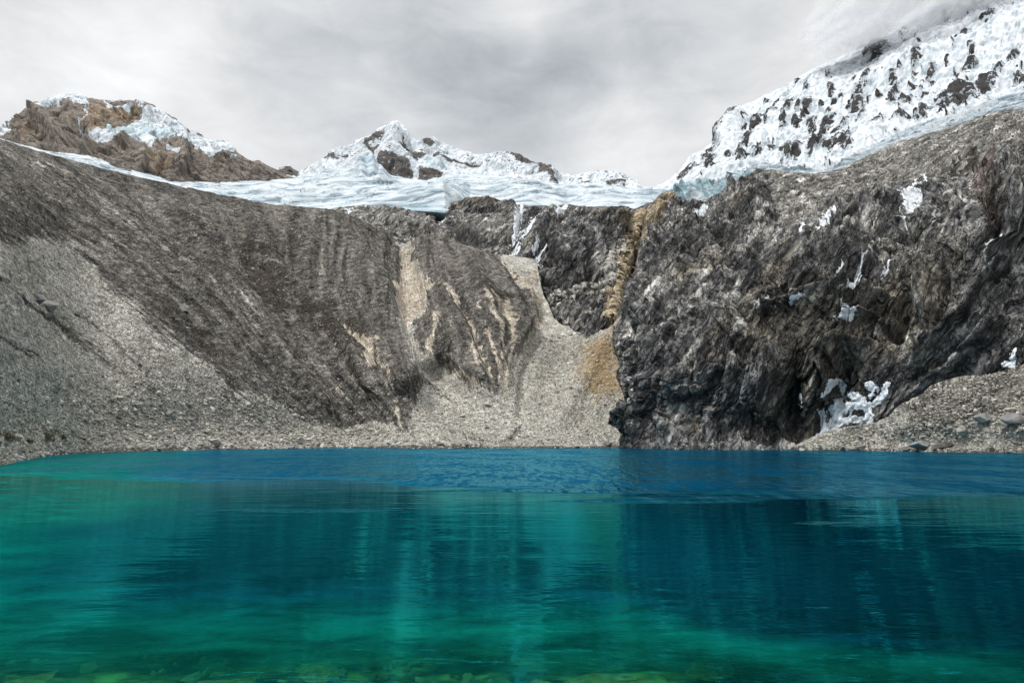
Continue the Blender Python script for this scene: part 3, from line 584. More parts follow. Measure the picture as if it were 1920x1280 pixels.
GRAV = [(1425, 300), (1440, 345), (1452, 400), (1470, 430), (1530, 420), (1560, 385), (1620, 370), (1680, 355), (1740, 345), (1800, 320), (1850, 285), (1925, 268), (2300, 200), (2300, 60), (1700, 200)]
gsd = poly_sd(px, py, GRAV, 60); gm = np.clip(.5 + gsd / 30, 0, 1)
lines = [('ridge', 12, 7, [(1440, 425), (1400, 490), (1372, 560), (1352, 620), (1328, 680), (1316, 745)]), ('ridge', 7, -5, [(1418, 500), (1392, 570), (1372, 640), (1350, 720)]),
         ('ridge', 11, 6, [(1300, 470), (1262, 530), (1215, 600), (1190, 680)]), ('ridge', 8, -7, [(1330, 480), (1285, 560), (1255, 640), (1240, 720)]), ('ridge', 10, 5, [(1380, 400), (1340, 470), (1300, 560), (1270, 640)]),
         ('ridge', 8, -6, [(1262, 430), (1230, 500), (1190, 590), (1172, 640)]), ('ridge', 9, 6, [(1275, 400), (1235, 455), (1200, 530), (1168, 600)]), ('ridge', 14, 6, [(1200, 690), (1195, 760), (1180, 830)]), ('ridge', 8, -6, [(1225, 720), (1215, 835)]),
         ('ridge', 16, 6, [(1290, 690), (1260, 760), (1250, 835)]), ('ridge', 7, -5, [(1305, 740), (1296, 835)]), ('ridge', 12, 5, [(1340, 760), (1330, 835)]), ('ridge', 12, 5, [(1400, 600), (1380, 700), (1360, 830)]),
         ('ledge', 26, 10, [(1640, 428), (1600, 440), (1540, 455), (1480, 463), (1430, 478), (1402, 505)]), ('ledge', 14, 5, [(1600, 522), (1540, 540), (1480, 560), (1420, 578)]), ('ledge', 20, 7, [(1660, 640), (1610, 648), (1570, 640), (1535, 655), (1500, 690)]),
         ('ridge', 14, -9, [(1590, 655), (1580, 710), (1560, 760)]), ('ridge', 12, -6, [(1500, 660), (1485, 730), (1470, 810)]), ('ridge', 12, 6, [(1540, 680), (1520, 740), (1500, 800)]), ('ridge', 10, 6, [(1455, 650), (1440, 740), (1425, 830)]),
         ('ledge', 16, 5, [(1690, 560), (1640, 556), (1590, 552), (1545, 558)]), ('ledge', 12, 5, [(1660, 600), (1610, 588), (1570, 592)]), ('ridge', 12, 6, [(1740, 470), (1728, 560), (1745, 640), (1700, 690)]), ('ridge', 13, -8, [(1700, 540), (1690, 600), (1670, 640)]),
         ('ridge', 10, -6, [(1770, 500), (1762, 570), (1745, 600)]), ('ridge', 12, 7, [(1700, 370), (1650, 400), (1580, 440)]), ('ledge', 18, 9, [(1925, 300), (1885, 318), (1840, 312), (1805, 320), (1782, 350), (1770, 400)]), ('ridge', 14, -9, [(1850, 340), (1856, 400), (1880, 450)]),
         ('ridge', 12, 8, [(1895, 330), (1905, 400), (1885, 460), (1840, 520)]), ('ridge', 12, 7, [(1760, 360), (1745, 410), (1700, 450)]), ('ridge', 12, -6, [(1735, 350), (1715, 400), (1690, 440), (1640, 500)]),
         ('ridge', 10, 6, [(1915, 470), (1860, 530), (1820, 590), (1760, 640), (1690, 700)]), ('ridge', 9, -6, [(1920, 520), (1870, 580), (1810, 640), (1740, 690)]), ('ridge', 12, 6, [(1925, 590), (1860, 645), (1790, 690), (1700, 745), (1650, 790)]),
         ('ridge', 9, 6, [(1540, 480), (1600, 500), (1660, 505)]), ('ridge', 13, 5, [(1350, 360), (1400, 370), (1440, 400)]), ('ridge', 10, -5, [(1340, 380), (1310, 420), (1290, 460)])]
d = relief(px, py, lines) * 1.1
q = strata(q0, radians(54), 2.6, .75); qv = np.stack([q0[..., 0], q0[..., 1], q0[..., 2] * .35], -1)
fq = fbm(q0, 26, 5, .65, seed=47)[..., None] * 3.0; qs = strata(q0, radians(60), 5.0, .9); qj = strata(q0, radians(96), 4.5, 1.0)
blk = (facet(qs + fq, 15, 1, .2) * 5.5 + facet(qj + fq, 9, 20, .2) * 2.6 + facet(qs + fq * .6, 4.6, 2, .25) * 1.8 + facet(qj + fq * .4, 2.6, 3, .25) * 1.0 + facet(q, 1.3, 4, .2) * .5) + fbm(q, 34, 7, .60, 'r', 41) * 3.4 + fbm(qv, 16, 5, .6, 'r', 42) * 1.7 + fbm(q0, 60, 3, .5, seed=43) * 4.5 + fbm(q, 5, 4, .65, 'b', 44) * 1.0
lt = facet(q, 5, 9) * 1.6 + facet(q0, 1.8, 10) * .8 + fbm(q0, 22, 6, .6, 'n', 45) * 2.2 + fbm(q, 26, 5, .6, 'r', 46) * 1.8
dist_k = np.clip(K.Y / 300, .7, 1.5)
d = d + blk * (1 - gm) * dist_k + lt * gm
edge = np.clip((px - leftK(py)) / np.where(py < 620, 26, 14), .08, 1)
K.push(d * np.clip((py - topK(px)) / 12, .25, 1) * edge)
at_ = rock_attr(px, py, q0,
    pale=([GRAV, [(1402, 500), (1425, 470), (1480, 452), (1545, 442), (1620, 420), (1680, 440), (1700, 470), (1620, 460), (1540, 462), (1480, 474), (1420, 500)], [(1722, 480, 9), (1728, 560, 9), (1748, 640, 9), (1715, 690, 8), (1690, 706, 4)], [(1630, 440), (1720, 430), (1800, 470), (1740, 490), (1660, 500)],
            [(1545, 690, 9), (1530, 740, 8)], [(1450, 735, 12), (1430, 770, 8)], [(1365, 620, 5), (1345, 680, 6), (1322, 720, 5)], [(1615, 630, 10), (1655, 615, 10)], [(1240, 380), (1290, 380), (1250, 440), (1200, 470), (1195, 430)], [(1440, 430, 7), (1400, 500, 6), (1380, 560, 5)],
            [(1905, 300, 12), (1900, 350, 12), (1910, 420, 10)]] + [[(x_, y_, 3.5) for x_, y_ in l_[3]] for l_ in lines if l_[0] == 'ridge' and l_[2] > 4], 9),  # raised ribs painted lighter, as if they caught the light
    wet=([[(1415, 510), (1480, 480), (1600, 462), (1680, 470), (1700, 520), (1640, 545), (1560, 548), (1480, 560), (1420, 575), (1405, 540)], [(1400, 580), (1520, 570), (1640, 560), (1700, 560), (1690, 620), (1660, 660), (1600, 700), (1590, 760), (1530, 800), (1470, 835), (1380, 835), (1400, 760), (1440, 700), (1450, 640)],  # overhang and recess shade painted dark, along with wet streaks
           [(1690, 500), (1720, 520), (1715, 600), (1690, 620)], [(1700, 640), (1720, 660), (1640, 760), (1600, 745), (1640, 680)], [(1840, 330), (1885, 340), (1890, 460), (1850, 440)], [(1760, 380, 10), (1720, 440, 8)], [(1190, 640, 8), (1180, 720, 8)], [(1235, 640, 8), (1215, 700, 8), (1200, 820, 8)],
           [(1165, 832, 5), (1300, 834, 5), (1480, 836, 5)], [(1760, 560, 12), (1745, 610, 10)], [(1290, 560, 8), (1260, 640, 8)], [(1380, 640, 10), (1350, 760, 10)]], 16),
    ochre=([[(1205, 400), (1250, 362), (1268, 366), (1240, 420), (1205, 460), (1188, 480), (1190, 440)], [(1538, 668, 4), (1555, 690, 8), (1560, 730, 6)], [(1535, 650, 5), (1570, 656, 5)], [(1310, 790, 7), (1300, 835, 7)]], 8),
    red=([[(1818, 322), (1872, 318), (1885, 380), (1860, 430), (1835, 380)], [(1330, 690, 7), (1345, 665, 5)], [(1605, 530, 7), (1600, 572, 6)], [(1370, 440, 6), (1390, 420, 4)]], 8),
    dust=([[(1220, 520), (1300, 470), (1400, 420), (1370, 520), (1330, 600), (1250, 640), (1170, 640)], [(1205, 560, 7), (1175, 640, 7)], [(1820, 560), (1920, 480), (1920, 620), (1800, 680)], [(1290, 720), (1230, 760), (1170, 740)], [(1350, 330), (1300, 440), (1240, 440)]], 30))
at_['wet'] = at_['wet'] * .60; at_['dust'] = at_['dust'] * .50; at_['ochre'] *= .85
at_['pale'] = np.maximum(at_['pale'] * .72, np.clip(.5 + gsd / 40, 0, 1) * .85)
K.skirt(1.2, .25); at_ = extend(K, at_)
fx = (K.px[:-1, :-1] + K.px[1:, 1:]) / 2; fy = (K.py[:-1, :-1] + K.py[1:, 1:]) / 2; zg = inside(fx, fy, GRAV)
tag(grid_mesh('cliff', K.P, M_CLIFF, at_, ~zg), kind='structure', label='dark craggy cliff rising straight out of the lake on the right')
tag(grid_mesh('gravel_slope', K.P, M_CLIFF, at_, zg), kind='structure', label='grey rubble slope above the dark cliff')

# ------------------------------------------------------------------ scree beach on the right
topT = curve([(1470, 850), (1485, 838), (1500, 829), (1530, 815), (1560, 805), (1600, 797), (1640, 792), (1665, 780), (1690, 757), (1725, 740), (1745, 722), (1765, 714), (1800, 705), (1860, 696), (1920, 668), (2000, 640), (2260, 560)])
tc = []
for x in (1470, 1600, 1700, 1800, 1920, 2050, 2250):
    Y0 = float(shoreY(x)); tc += [(x, float(shore_py(x)), Y0), (x, float(shore_py(x)) + 20, Y0 * .93)]
tc += [(1500, 829, 241), (1600, 797, 228), (1640, 792, 226), (1690, 757, 222), (1765, 714, 214), (1860, 696, 205), (1920, 668, 198), (2250, 560, 165), (1700, 800, 207), (1800, 800, 190), (1920, 780, 176), (1920, 800, 172)]
TR = Sheet(1468, 2260, 1.1, lambda x: shore_py(x) + 20, topT, 1.0, tc)
q0 = TR.P.copy(); px, py = TR.px, TR.py
tp = np.clip((shore_py(px) - py) / 40, .15, 1) * np.clip((py - topT(px)) / 6, .3, 1)
TR.push((fbm(q0, 20, 5, .6, seed=51) * 2.2 + fbm(q0, 2.6, 4, .65, 'b', 52) * .8) * tp)
wx = px + fbm(q0, 14, 4, .6, seed=53) * 8; wy = py + fbm(q0, 14, 4, .6, seed=54) * 8
Lt = .66 - .55 * mask(wx, wy, [[(1700, 760), (1770, 720), (1930, 690), (2260, 640), (2260, 780), (1900, 798), (1830, 775), (1740, 795)]], 22)
TRa = dict(L=Lt, G=0 * px, O=0 * px, V=mask(wx, wy, [[(1720, 770), (1800, 725), (1930, 690), (1930, 790), (1840, 785)]], 30) * .45, W=np.clip(1 - (shore_py(px) - 2 - py) / (7 + 3 * fbm(q0, 12, 3, seed=9)), 0, 1), sa=px * .5, sb=845 - py)
TR.skirt(.3, 1.0); tag(grid_mesh('scree_beach', TR.P, M_MOR, extend(TR, TRa)), kind='structure', label='grey stony beach and scree at the foot of the cliff on the right')

# ------------------------------------------------------------------ glacier
topG = curve([(-260, 200), (0, 262), (50, 276), (100, 286), (165, 296), (250, 320), (330, 336), (420, 344), (560, 334), (640, 322), (700, 322), (760, 335), (800, 338), (840, 330), (900, 330), (1000, 340), (1100, 352), (1160, 352), (1200, 353), (1270, 350)])
botG0 = curve([(-260, 320), (0, 330), (200, 380), (330, 400), (560, 400), (640, 394), (700, 392), (760, 394), (835, 399), (850, 388), (880, 379), (930, 382), (980, 393), (1040, 393), (1062, 389), (1100, 394), (1140, 395), (1200, 402), (1270, 400)])
botG = lambda x: botG0(x) + 12
GL = Sheet(-260, 1270, 1.6, botG, topG, .75,
           [(-260, 210, 1300), (-260, 320, 1000), (0, 262, 1280), (0, 330, 1000), (165, 298, 1350), (165, 370, 1000), (330, 336, 1480), (330, 400, 980), (560, 335, 1800), (560, 365, 1250), (560, 398, 925), (700, 323, 1950), (700, 360, 1300), (700, 385, 960), (700, 392, 905),
            (850, 331, 2000), (850, 355, 1400), (850, 380, 950), (850, 390, 905), (1000, 340, 1950), (1000, 365, 1250), (1000, 386, 940), (1000, 392, 905), (1140, 352, 1850), (1140, 388, 930), (1140, 396, 890), (1270, 350, 1750), (1270, 398, 860)])
px, py = GL.px, GL.py; q0 = GL.P.copy()
qg = np.stack([q0[..., 0] * .45, q0[..., 1] * .8, q0[..., 2]], -1)
frontd = botG0(px) - py
GL.Y = GL.Y + np.clip(-frontd, 0, 99) * 9; GL.P = world(px, py, GL.Y)
dg = facet(qg, 38, 16) * 6 + facet(qg, 14, 17) * 1.6 + fbm(qg, 150, 5, .52, 'r', 61) * 18 + fbm(q0, 45, 4, .5, 'b', 62) * 4 + fbm(q0, 500, 3, .5, seed=63) * 22
lo = [('ridge', 16, 26, [(560, 345), (640, 350), (700, 340), (730, 355)]), ('ridge', 9, 22, [(670, 350), (690, 338), (710, 348)]), ('ridge', 14, 8, [(880, 345), (930, 335), (990, 350)]), ('ledge', 10, 14, [(1100, 372), (950, 362), (850, 364), (700, 366), (560, 360)])]
dg += relief(px, py, lo)
GL.push(dg * np.clip((py - topG(px)) / 18, .25, 1) * np.clip(frontd / 14, 0, 1))
n1_ = fbm(qg, 120, 5, .6, seed=64)
ice = np.clip(1 - frontd / 11 + n1_ * .8, 0, 1) * (px > 480) * .36 + .17 + .15 * n1_
ice = np.maximum(ice, .75 * mask(px, py, [[(600, 335, 6), (680, 340, 10), (715, 348, 5)], [(620, 378, 5), (700, 372, 6)], [(560, 385, 5), (640, 385, 5)], [(1000, 352, 5), (1040, 350, 4)]], 8))
GL.skirt(3, .1); tag(grid_mesh('glacier', GL.P, M_ICE, extend(GL, dict(ice=ice, dirt=.22 + n1_ * .3))), kind='structure', label='white crevassed glacier with blue ice along its front')

# ice rim below the right mountain
topI = curve([(1215, 398), (1232, 380), (1246, 366), (1262, 355), (1280, 345), (1310, 337), (1340, 340), (1357, 338), (1380, 323), (1400, 318), (1420, 303), (1447, 309), (1480, 316), (1513, 319), (1540, 320), (1563, 314), (1600, 291), (1633, 273), (1687, 250), (1747, 229), (1800, 212), (1840, 197), (1870, 184), (1913, 172), (1960, 160), (2260, 70)])
IB = Sheet(1232, 2260, 1.3, lambda x: topK(x) + 14, topI, .8,
           [(1215, 362, 760), (1215, 392, 700), (1300, 340, 760), (1300, 390, 640), (1430, 306, 720), (1430, 330, 580), (1600, 291, 660), (1600, 322, 560), (1750, 229, 620), (1750, 258, 530), (1913, 172, 580), (1913, 214, 470), (2260, 70, 500), (2260, 134, 390)])
px, py = IB.px, IB.py; q0 = IB.P.copy(); ser = mask(px, py, [[(1270, 362, 14), (1330, 355, 20), (1400, 335, 12)]], 8)
IB.push((facet(q0, 9, 18) * (2 + 5 * ser) + facet(q0, 4, 19) * 1.5 + fbm(q0, 26, 6, .62, 'b', 71) * (3.5 + 9 * ser) + fbm(q0, 80, 3, .5, 'r', 72) * 5) * np.clip((py - topI(px)) / 5, .4, 1))
n1_ = fbm(q0, 60, 5, .6, seed=73)
ic = np.clip(.42 + n1_ * .5 + ser * .35, 0, 1); IB.skirt(3, .1)
tag(grid_mesh('glacier_rim', IB.P, M_ICE, extend(IB, dict(ice=ic, dirt=.42 + n1_ * .3 - ser * .15))), kind='structure', label='blue grey broken ice rim between the rubble slope and the snow mountain')

# ------------------------------------------------------------------ far peaks
topC = curve([(470, 335), (505, 325), (520, 318), (532, 314), (541, 308), (550, 318), (560, 322), (575, 316), (600, 303), (622, 290), (650, 275), (675, 262), (700, 256), (708, 244), (722, 237), (735, 231), (745, 227), (756, 235), (765, 246), (785, 262), (798, 258), (812, 256), (828, 266), (850, 276), (870, 285), (890, 291), (905, 288), (930, 287),
              (955, 286), (975, 295), (1000, 307), (1030, 318), (1055, 325), (1080, 329), (1100, 324), (1130, 321), (1150, 321), (1170, 325), (1190, 336), (1205, 348), (1225, 354), (1300, 362)])
CP = Sheet(470, 1300, .95, lambda x: 372 + 0 * x, topC, .95,
           [(470, 335, 2300), (470, 372, 1900), (560, 322, 2500), (560, 372, 1950), (640, 280, 2500), (660, 340, 2100), (745, 228, 2500), (740, 300, 2200), (740, 372, 1900), (700, 330, 2150), (830, 267, 2550), (830, 340, 2150), (900, 290, 2600), (950, 287, 2600), (950, 372, 1950), (1080, 329, 2600), (1080, 372, 2000), (1150, 321, 2600), (1300, 362, 2400), (1300, 372, 2100)])
px, py = CP.px, CP.py; q0 = CP.P.copy()
ln = [('ridge', 12, 60, [(745, 228), (735, 270), (720, 310), (715, 330)]), ('ridge', 10, 45, [(708, 246), (690, 290), (650, 320)]), ('ridge', 14, -60, [(760, 250), (790, 285), (820, 300)]), ('ridge', 8, 40, [(785, 262), (800, 300), (830, 320)]), ('ridge', 10, 40, [(650, 275), (630, 305), (600, 325)]),
      ('ridge', 7, 30, [(600, 303), (590, 325)]), ('ridge', 14, 40, [(745, 300), (755, 330)]), ('ridge', 10, 30, [(860, 285), (900, 305), (960, 310)]), ('ridge', 8, 40, [(955, 287), (1000, 320), (1050, 340)])]
d = relief(px, py, ln) * .55 + fbm(np.stack([q0[..., 0], q0[..., 1], q0[..., 2] * .5], -1), 220, 6, .55, 'r', 81) * 22 + facet(q0, 60, 11) * 8 + facet(q0, 25, 12) * 4 + fbm(q0, 24, 4, .6, 'b', 82) * 6
CP.push(d * np.clip((py - topC(px)) / 12, .25, 1)); wx = px + fbm(q0, 130, 5, .6, seed=83) * 7; wy = py + fbm(q0, 130, 5, .6, seed=84) * 7
rk = mask(wx, wy, [[(705, 248), (722, 242), (718, 258), (700, 278), (696, 274)], [(750, 256), (768, 262), (785, 285), (818, 296), (820, 302), (800, 300), (775, 296), (750, 274)], [(745, 292), (765, 300), (772, 330), (745, 336), (716, 330), (715, 305), (728, 300)], [(785, 320), (800, 322), (834, 330), (828, 340), (795, 338), (780, 334)],
                   [(792, 258), (806, 255), (822, 266), (812, 274), (795, 268)], [(820, 290, 3), (860, 305, 3), (895, 316, 3)], [(955, 290, 3), (980, 305, 6), (1010, 325, 5), (1040, 342, 3)], [(610, 302, 2), (655, 306, 3)], [(630, 286, 2), (645, 282, 2)], [(700, 290, 3), (712, 280, 3)], [(640, 336, 4), (672, 341, 3)],
                   [(510, 325), (530, 316), (545, 312), (560, 324), (552, 332), (515, 336)], [(1135, 345, 3), (1170, 345, 3)], [(1090, 347, 3), (1110, 350, 2)], [(690, 262, 3), (700, 290, 3)]], 3.5)
rk = rk * .62 + .17 + .12 * mask(px, py, [[(860, 280), (960, 280), (1220, 320), (1220, 352), (900, 310)], [(560, 320, 12), (700, 270, 18)]], 12)
CP.skirt(8, .9); tag(grid_mesh('mountain_peak', CP.P, M_CENPK, extend(CP, dict(rock=rk, warm=px * 0 - .3 + .5 * mask(px, py, [[(745, 250), (830, 255), (900, 310), (760, 340), (710, 330)]], 20), ice=px * 0 + .15 + .5 * mask(wx, wy, [[(800, 310, 6), (835, 318, 6)], [(660, 330, 6), (700, 335, 6)]], 8)))),
    kind='structure', label='pointed snow covered peak with dark rock faces at the head of the valley')

topL = curve([(-260, 290), (-100, 258), (-30, 247), (0, 240), (15, 233), (30, 220), (45, 207), (62, 196), (80, 190), (92, 182), (105, 177), (120, 179), (135, 177), (150, 178), (165, 186), (185, 187), (200, 188), (225, 188), (250, 187), (265, 189), (285, 196), (298, 206), (312, 214), (330, 222), (343, 236), (355, 244), (372, 249), (385, 257),
              (400, 262), (425, 265), (436, 273), (446, 286), (460, 296), (472, 303), (485, 301), (500, 311), (515, 318), (540, 330), (600, 350)])
LP = Sheet(-260, 600, .95, lambda x: np.interp(x, [-260, 0, 160, 330, 600], [330, 300, 330, 352, 362]), topL, .95,
           [(-260, 290, 1600), (-260, 330, 1350), (0, 240, 1650), (0, 300, 1330), (110, 178, 1700), (110, 250, 1500), (110, 315, 1360), (180, 300, 1380), (260, 189, 1750), (260, 235, 1620), (240, 275, 1480), (260, 340, 1400), (345, 240, 1750), (345, 300, 1520), (345, 352, 1450), (430, 266, 1800), (430, 345, 1560), (520, 320, 1850), (520, 360, 1700), (600, 350, 1950), (600, 362, 1850)])
px, py = LP.px, LP.py; q0 = LP.P.copy()
ln = [('ledge', 12, 26, [(275, 268), (240, 262), (205, 268), (170, 272), (160, 285)]), ('ridge', 9, 24, [(165, 272), (163, 300)]), ('ridge', 14, -30, [(150, 225), (142, 260), (140, 285)]), ('ridge', 10, 22, [(60, 200), (100, 240), (130, 285)]), ('ridge', 9, -20, [(40, 225), (80, 260), (95, 290)]),
      ('ledge', 10, 20, [(300, 215), (250, 205), (200, 210), (165, 200)]), ('ridge', 9, 22, [(345, 245), (345, 300), (330, 335)]), ('ridge', 8, -18, [(310, 290), (300, 335)]), ('ridge', 10, 18, [(270, 280), (262, 320)])]
q = strata(q0, radians(-28), 2.2, .8)
d = relief(px, py, ln) + fbm(q, 120, 7, .56, 'r', 91) * 17 + facet(q, 32, 13) * 11 + facet(q, 12, 14) * 5 + fbm(q0, 22, 4, .6, 'b', 92) * 5
LP.push(d * np.clip((py - topL(px)) / 12, .25, 1)); wx = px + fbm(q0, 80, 5, .6, seed=93) * 7; wy = py + fbm(q0, 80, 5, .6, seed=94) * 7
snow = mask(wx, wy, [[(75, 192), (95, 176), (150, 172), (165, 188), (172, 205), (160, 200), (145, 205), (130, 195), (115, 205), (95, 200), (60, 215), (50, 212)], [(165, 245), (200, 236), (240, 240), (250, 228), (262, 225), (270, 205), (295, 200), (345, 240), (360, 280), (345, 278), (330, 262), (300, 262), (285, 278), (255, 275), (225, 262), (175, 270), (162, 252)],
                     [(160, 200, 4), (165, 220, 3), (145, 236, 2)], [(198, 190, 3), (215, 205, 6), (240, 212, 5)], [(345, 240), (380, 250), (440, 270), (436, 285), (405, 296), (385, 292), (362, 282)], [(-100, 250), (0, 236), (28, 246), (26, 256), (-10, 262), (-100, 275)], [(180, 187, 3), (265, 188, 2)],
                     [(265, 195, 5), (270, 230, 6)], [(316, 282, 5), (332, 286, 4)], [(425, 300, 2), (442, 300, 2)], [(290, 210, 6), (330, 230, 6)]], 5)
warm = 0 + .55 * mask(wx, wy, [[(160, 190), (270, 190), (262, 225), (240, 245), (165, 245), (150, 225)], [(20, 230), (60, 210), (70, 260), (40, 275)], [(270, 285), (330, 290), (330, 335), (275, 335)], [(165, 275, 6), (190, 300, 8)]], 12)
LP.skirt(6, .9); tag(grid_mesh('rocky_mountain', LP.P, M_LEFTPK, extend(LP, dict(rock=.95 - snow * .82, warm=warm, ice=px * 0 + .2 + .4 * mask(px, py, [[(200, 240, 8), (330, 255, 10)]], 10)))),
    kind='structure', label='flat topped brown rock mountain with patches of fluted snow on the left')

topR = curve([(1190, 363), (1222, 354), (1240, 345), (1260, 332), (1280, 312), (1295, 292), (1315, 280), (1330, 270), (1340, 256), (1346, 240), (1356, 218), (1372, 206), (1392, 198), (1400, 194), (1418, 186), (1435, 176), (1460, 165), (1485, 155), (1500, 144), (1530, 128), (1560, 116), (1585, 100), (1610, 84), (1640, 66),
              (1680, 44), (1720, 22), (1760, -5), (1820, -50), (1900, -100), (2000, -150), (2300, -260)])
botR = lambda x: np.maximum(topI(x), np.interp(x, [1190, 1262], [372, 352])) + 22
RM = Sheet(1190, 2300, 1.3, botR, topR, 1.3,
           [(1190, 362, 1900), (1190, 384, 1700), (1260, 332, 1850), (1260, 370, 1400), (1346, 240, 1800), (1346, 300, 1400), (1346, 350, 1050), (1480, 157, 1750), (1480, 240, 1380), (1480, 330, 980), (1640, 66, 1700), (1640, 170, 1250), (1640, 285, 900), (1820, -50, 1650), (1820, 80, 1200), (1820, 220, 800),
            (1920, 0, 1400), (1920, 185, 760), (2000, -150, 1650), (2300, -260, 1600), (2300, 70, 640)])
px, py = RM.px, RM.py; q0 = RM.P.copy()
# the snow is fluted down the fall line
cS = px + (py - 200) * .45
fl = fbm(np.stack([cS, py * .10, py * 0], -1), 28, 5, .55, 'r', 101)
d = fl * 10 + facet(q0, 22, 15) * 4 + fbm(q0, 260, 4, .5, seed=102) * 26 + fbm(q0, 45, 5, .62, 'b', 103) * 6 + relief(px, py, [('ridge', 12, 30, [(1395, 200), (1370, 240), (1345, 270)]), ('ridge', 10, -20, [(1420, 190), (1395, 250), (1370, 290)])])
RM.push(d * np.clip((py - topR(px)) / 14, .3, 1))
wx = px + fbm(q0, 60, 5, .62, seed=104) * 8; wy = py + fbm(q0, 60, 5, .62, seed=105) * 8
# outcrops, traced one by one: x, y, half length, half width, tilt
OC = [(1365, 228, 30, 9, 55), (1345, 262, 14, 5, 60), (1600, 75, 20, 12, 25), (1640, 88, 24, 15, 20), (1608, 188, 22, 10, 60), (1612, 205, 10, 8, 20), (1675, 150, 14, 5, 55), (1628, 145, 12, 4, 60), (1677, 172, 16, 7, 70), (1700, 187, 15, 8, 40), (1735, 178, 15, 6, 55), (1720, 125, 14, 5, 60), (1718, 110, 10, 4, 60),
      (1748, 128, 12, 6, 60), (1742, 148, 7, 3, 10), (1708, 160, 8, 4, 20), (1785, 190, 36, 15, 35), (1810, 180, 20, 12, 25), (1812, 132, 26, 8, 45), (1855, 150, 24, 8, 40), (1868, 135, 12, 6, 45), (1900, 103, 18, 7, 65), (1912, 138, 12, 7, 20), (1810, 65, 16, 6, 40), (1853, 36, 16, 6, 50), (1838, 40, 8, 4, 30), (1820, 90, 9, 4, 40),
      (1518, 205, 12, 5, 65), (1485, 200, 10, 5, 60), (1480, 212, 12, 5, 60), (1500, 208, 9, 4, 60), (1520, 230, 15, 6, 60), (1493, 230, 8, 6, 30), (1470, 236, 12, 5, 70), (1545, 230, 22, 8, 68), (1540, 250, 14, 6, 68), (1573, 235, 20, 8, 58), (1590, 245, 14, 6, 50), (1496, 272, 7, 4, 60), (1415, 245, 12, 5, 60), (1400, 262, 16, 8, 60), (1390, 282, 9, 7, 60),
      (1425, 240, 8, 5, 50), (1445, 222, 8, 4, 40), (1440, 240, 5, 3, 60), (1430, 285, 14, 7, 55), (1420, 297, 7, 5, 30), (1452, 285, 15, 8, 65), (1475, 285, 24, 9, 82), (1478, 305, 14, 6, 85), (1500, 300, 15, 6, 60), (1530, 295, 16, 7, 55), (1545, 290, 8, 5, 45), (1565, 293, 16, 8, 40), (1595, 288, 14, 7, 40), (1655, 234, 10, 7, 30), (1695, 232, 16, 9, 15),
      (1722, 226, 9, 5, 60), (1738, 220, 10, 5, 50), (1394, 311, 9, 7, 30), (1368, 298, 7, 4, 30), (1335, 303, 12, 5, 30), (1300, 317, 16, 5, 40), (1335, 290, 5, 4, 40), (1285, 332, 12, 3, 40), (1335, 322, 8, 4, 20), (1512, 170, 8, 4, 60), (1497, 158, 6, 3, 30), (1455, 195, 7, 4, 40), (1437, 188, 4, 2, 40), (1560, 170, 10, 4, 60), (1578, 180, 6, 3, 50), (1565, 190, 8, 4, 60),
      (1590, 195, 8, 4, 60), (1628, 160, 8, 3, 50), (1600, 155, 6, 3, 40), (1652, 180, 6, 3, 40), (1606, 216, 6, 3, 30), (1690, 62, 6, 2, 20), (1772, 27, 4, 2, 20), (1760, 88, 4, 2, 40), (1690, 140, 5, 3, 50), (1540, 200, 7, 3, 60), (1560, 210, 7, 3, 50), (1450, 262, 4, 3, 60), (1415, 220, 7, 3, 60)]
rk = np.zeros(px.shape, np.float32)
rr = np.random.default_rng(21)
for _ in range(90):      # the small ribs between the traced outcrops
    x = rr.uniform(1290, 1930); lo_, hi_ = float(topR(x)) + 12, float(botR(x)) - 34; y = lo_ + (hi_ - lo_) * rr.uniform() ** .8; a = 2.2 + rr.exponential(3.2); OC.append((x, y, min(a, 15), rr.uniform(.9, 1.9), rr.normal(62, 9)))
for x, y, a, b, dg_ in OC:
    m_ = (abs(px - x) < a + 30) & (abs(py - y) < a + 30); X, Yy = wx[m_] - x, wy[m_] - y; r_ = radians(dg_); e1 = X * math.cos(r_) - Yy * math.sin(r_); e2 = X * math.sin(r_) + Yy * math.cos(r_)
    rk[m_] = np.maximum(rk[m_], np.clip(1.1 - ((e1 / a) ** 2 + (e2 / b) ** 2) * .42, 0, 1))
rk = rk * .54 + .05 + .09 * np.clip(fl, -1, 1)
RM.push(-rk * 0 + np.where(rk > .4, (rk - .4) * 30, 0))
RM.skirt(6, .9); tag(grid_mesh('snow_mountain', RM.P, M_RIGHT, extend(RM, dict(rock=rk, warm=-.3 + .7 * mask(px, py, [[(1385, 210, 12), (1350, 260, 8)], [(1300, 320, 8), (1280, 332, 8)]], 8), ice=px * 0 + .18))),
    kind='structure', label='huge snow face dotted with dark rock outcrops rising into cloud on the right')

# ------------------------------------------------------------------ lake bed and water
def bed_depth(x, y):
    dcam = np.maximum(y, 0)
    global LSH, RDP
    base = np.interp(dcam, [0, 5, 8, 9.5, 12, 17, 24, 38, 60, 130, 400], [-1.2, .10, .42, 1.0, 3.2, 6.5, 9, 11.5, 20, 22, 24])
    leftshelf = np.clip((-x - 1.5 - .42 * y + 5 * fbm(np.stack([x, y, x * 0], -1), 14, 4, seed=113)) / (2.5 + .12 * np.maximum(y, 0)), 0, 1)          # a shallow shelf along the left shore
    base = base + (np.minimum(base, 4.6) - base) * leftshelf
    LSH = leftshelf; rightdeep = np.clip((x - 1.0 - .06 * y + 2.5 * fbm(np.stack([x, y, x * 0], -1), 9, 4, seed=114)) / (3 + .15 * np.maximum(y, 0)), 0, 1); base = base * (1 + 1.6 * rightdeep * np.clip((y - 6) / 6, 0, 1)); base = np.minimum(base, 12.5 + np.clip(y - 38, 0, 99) * .4)
    return base
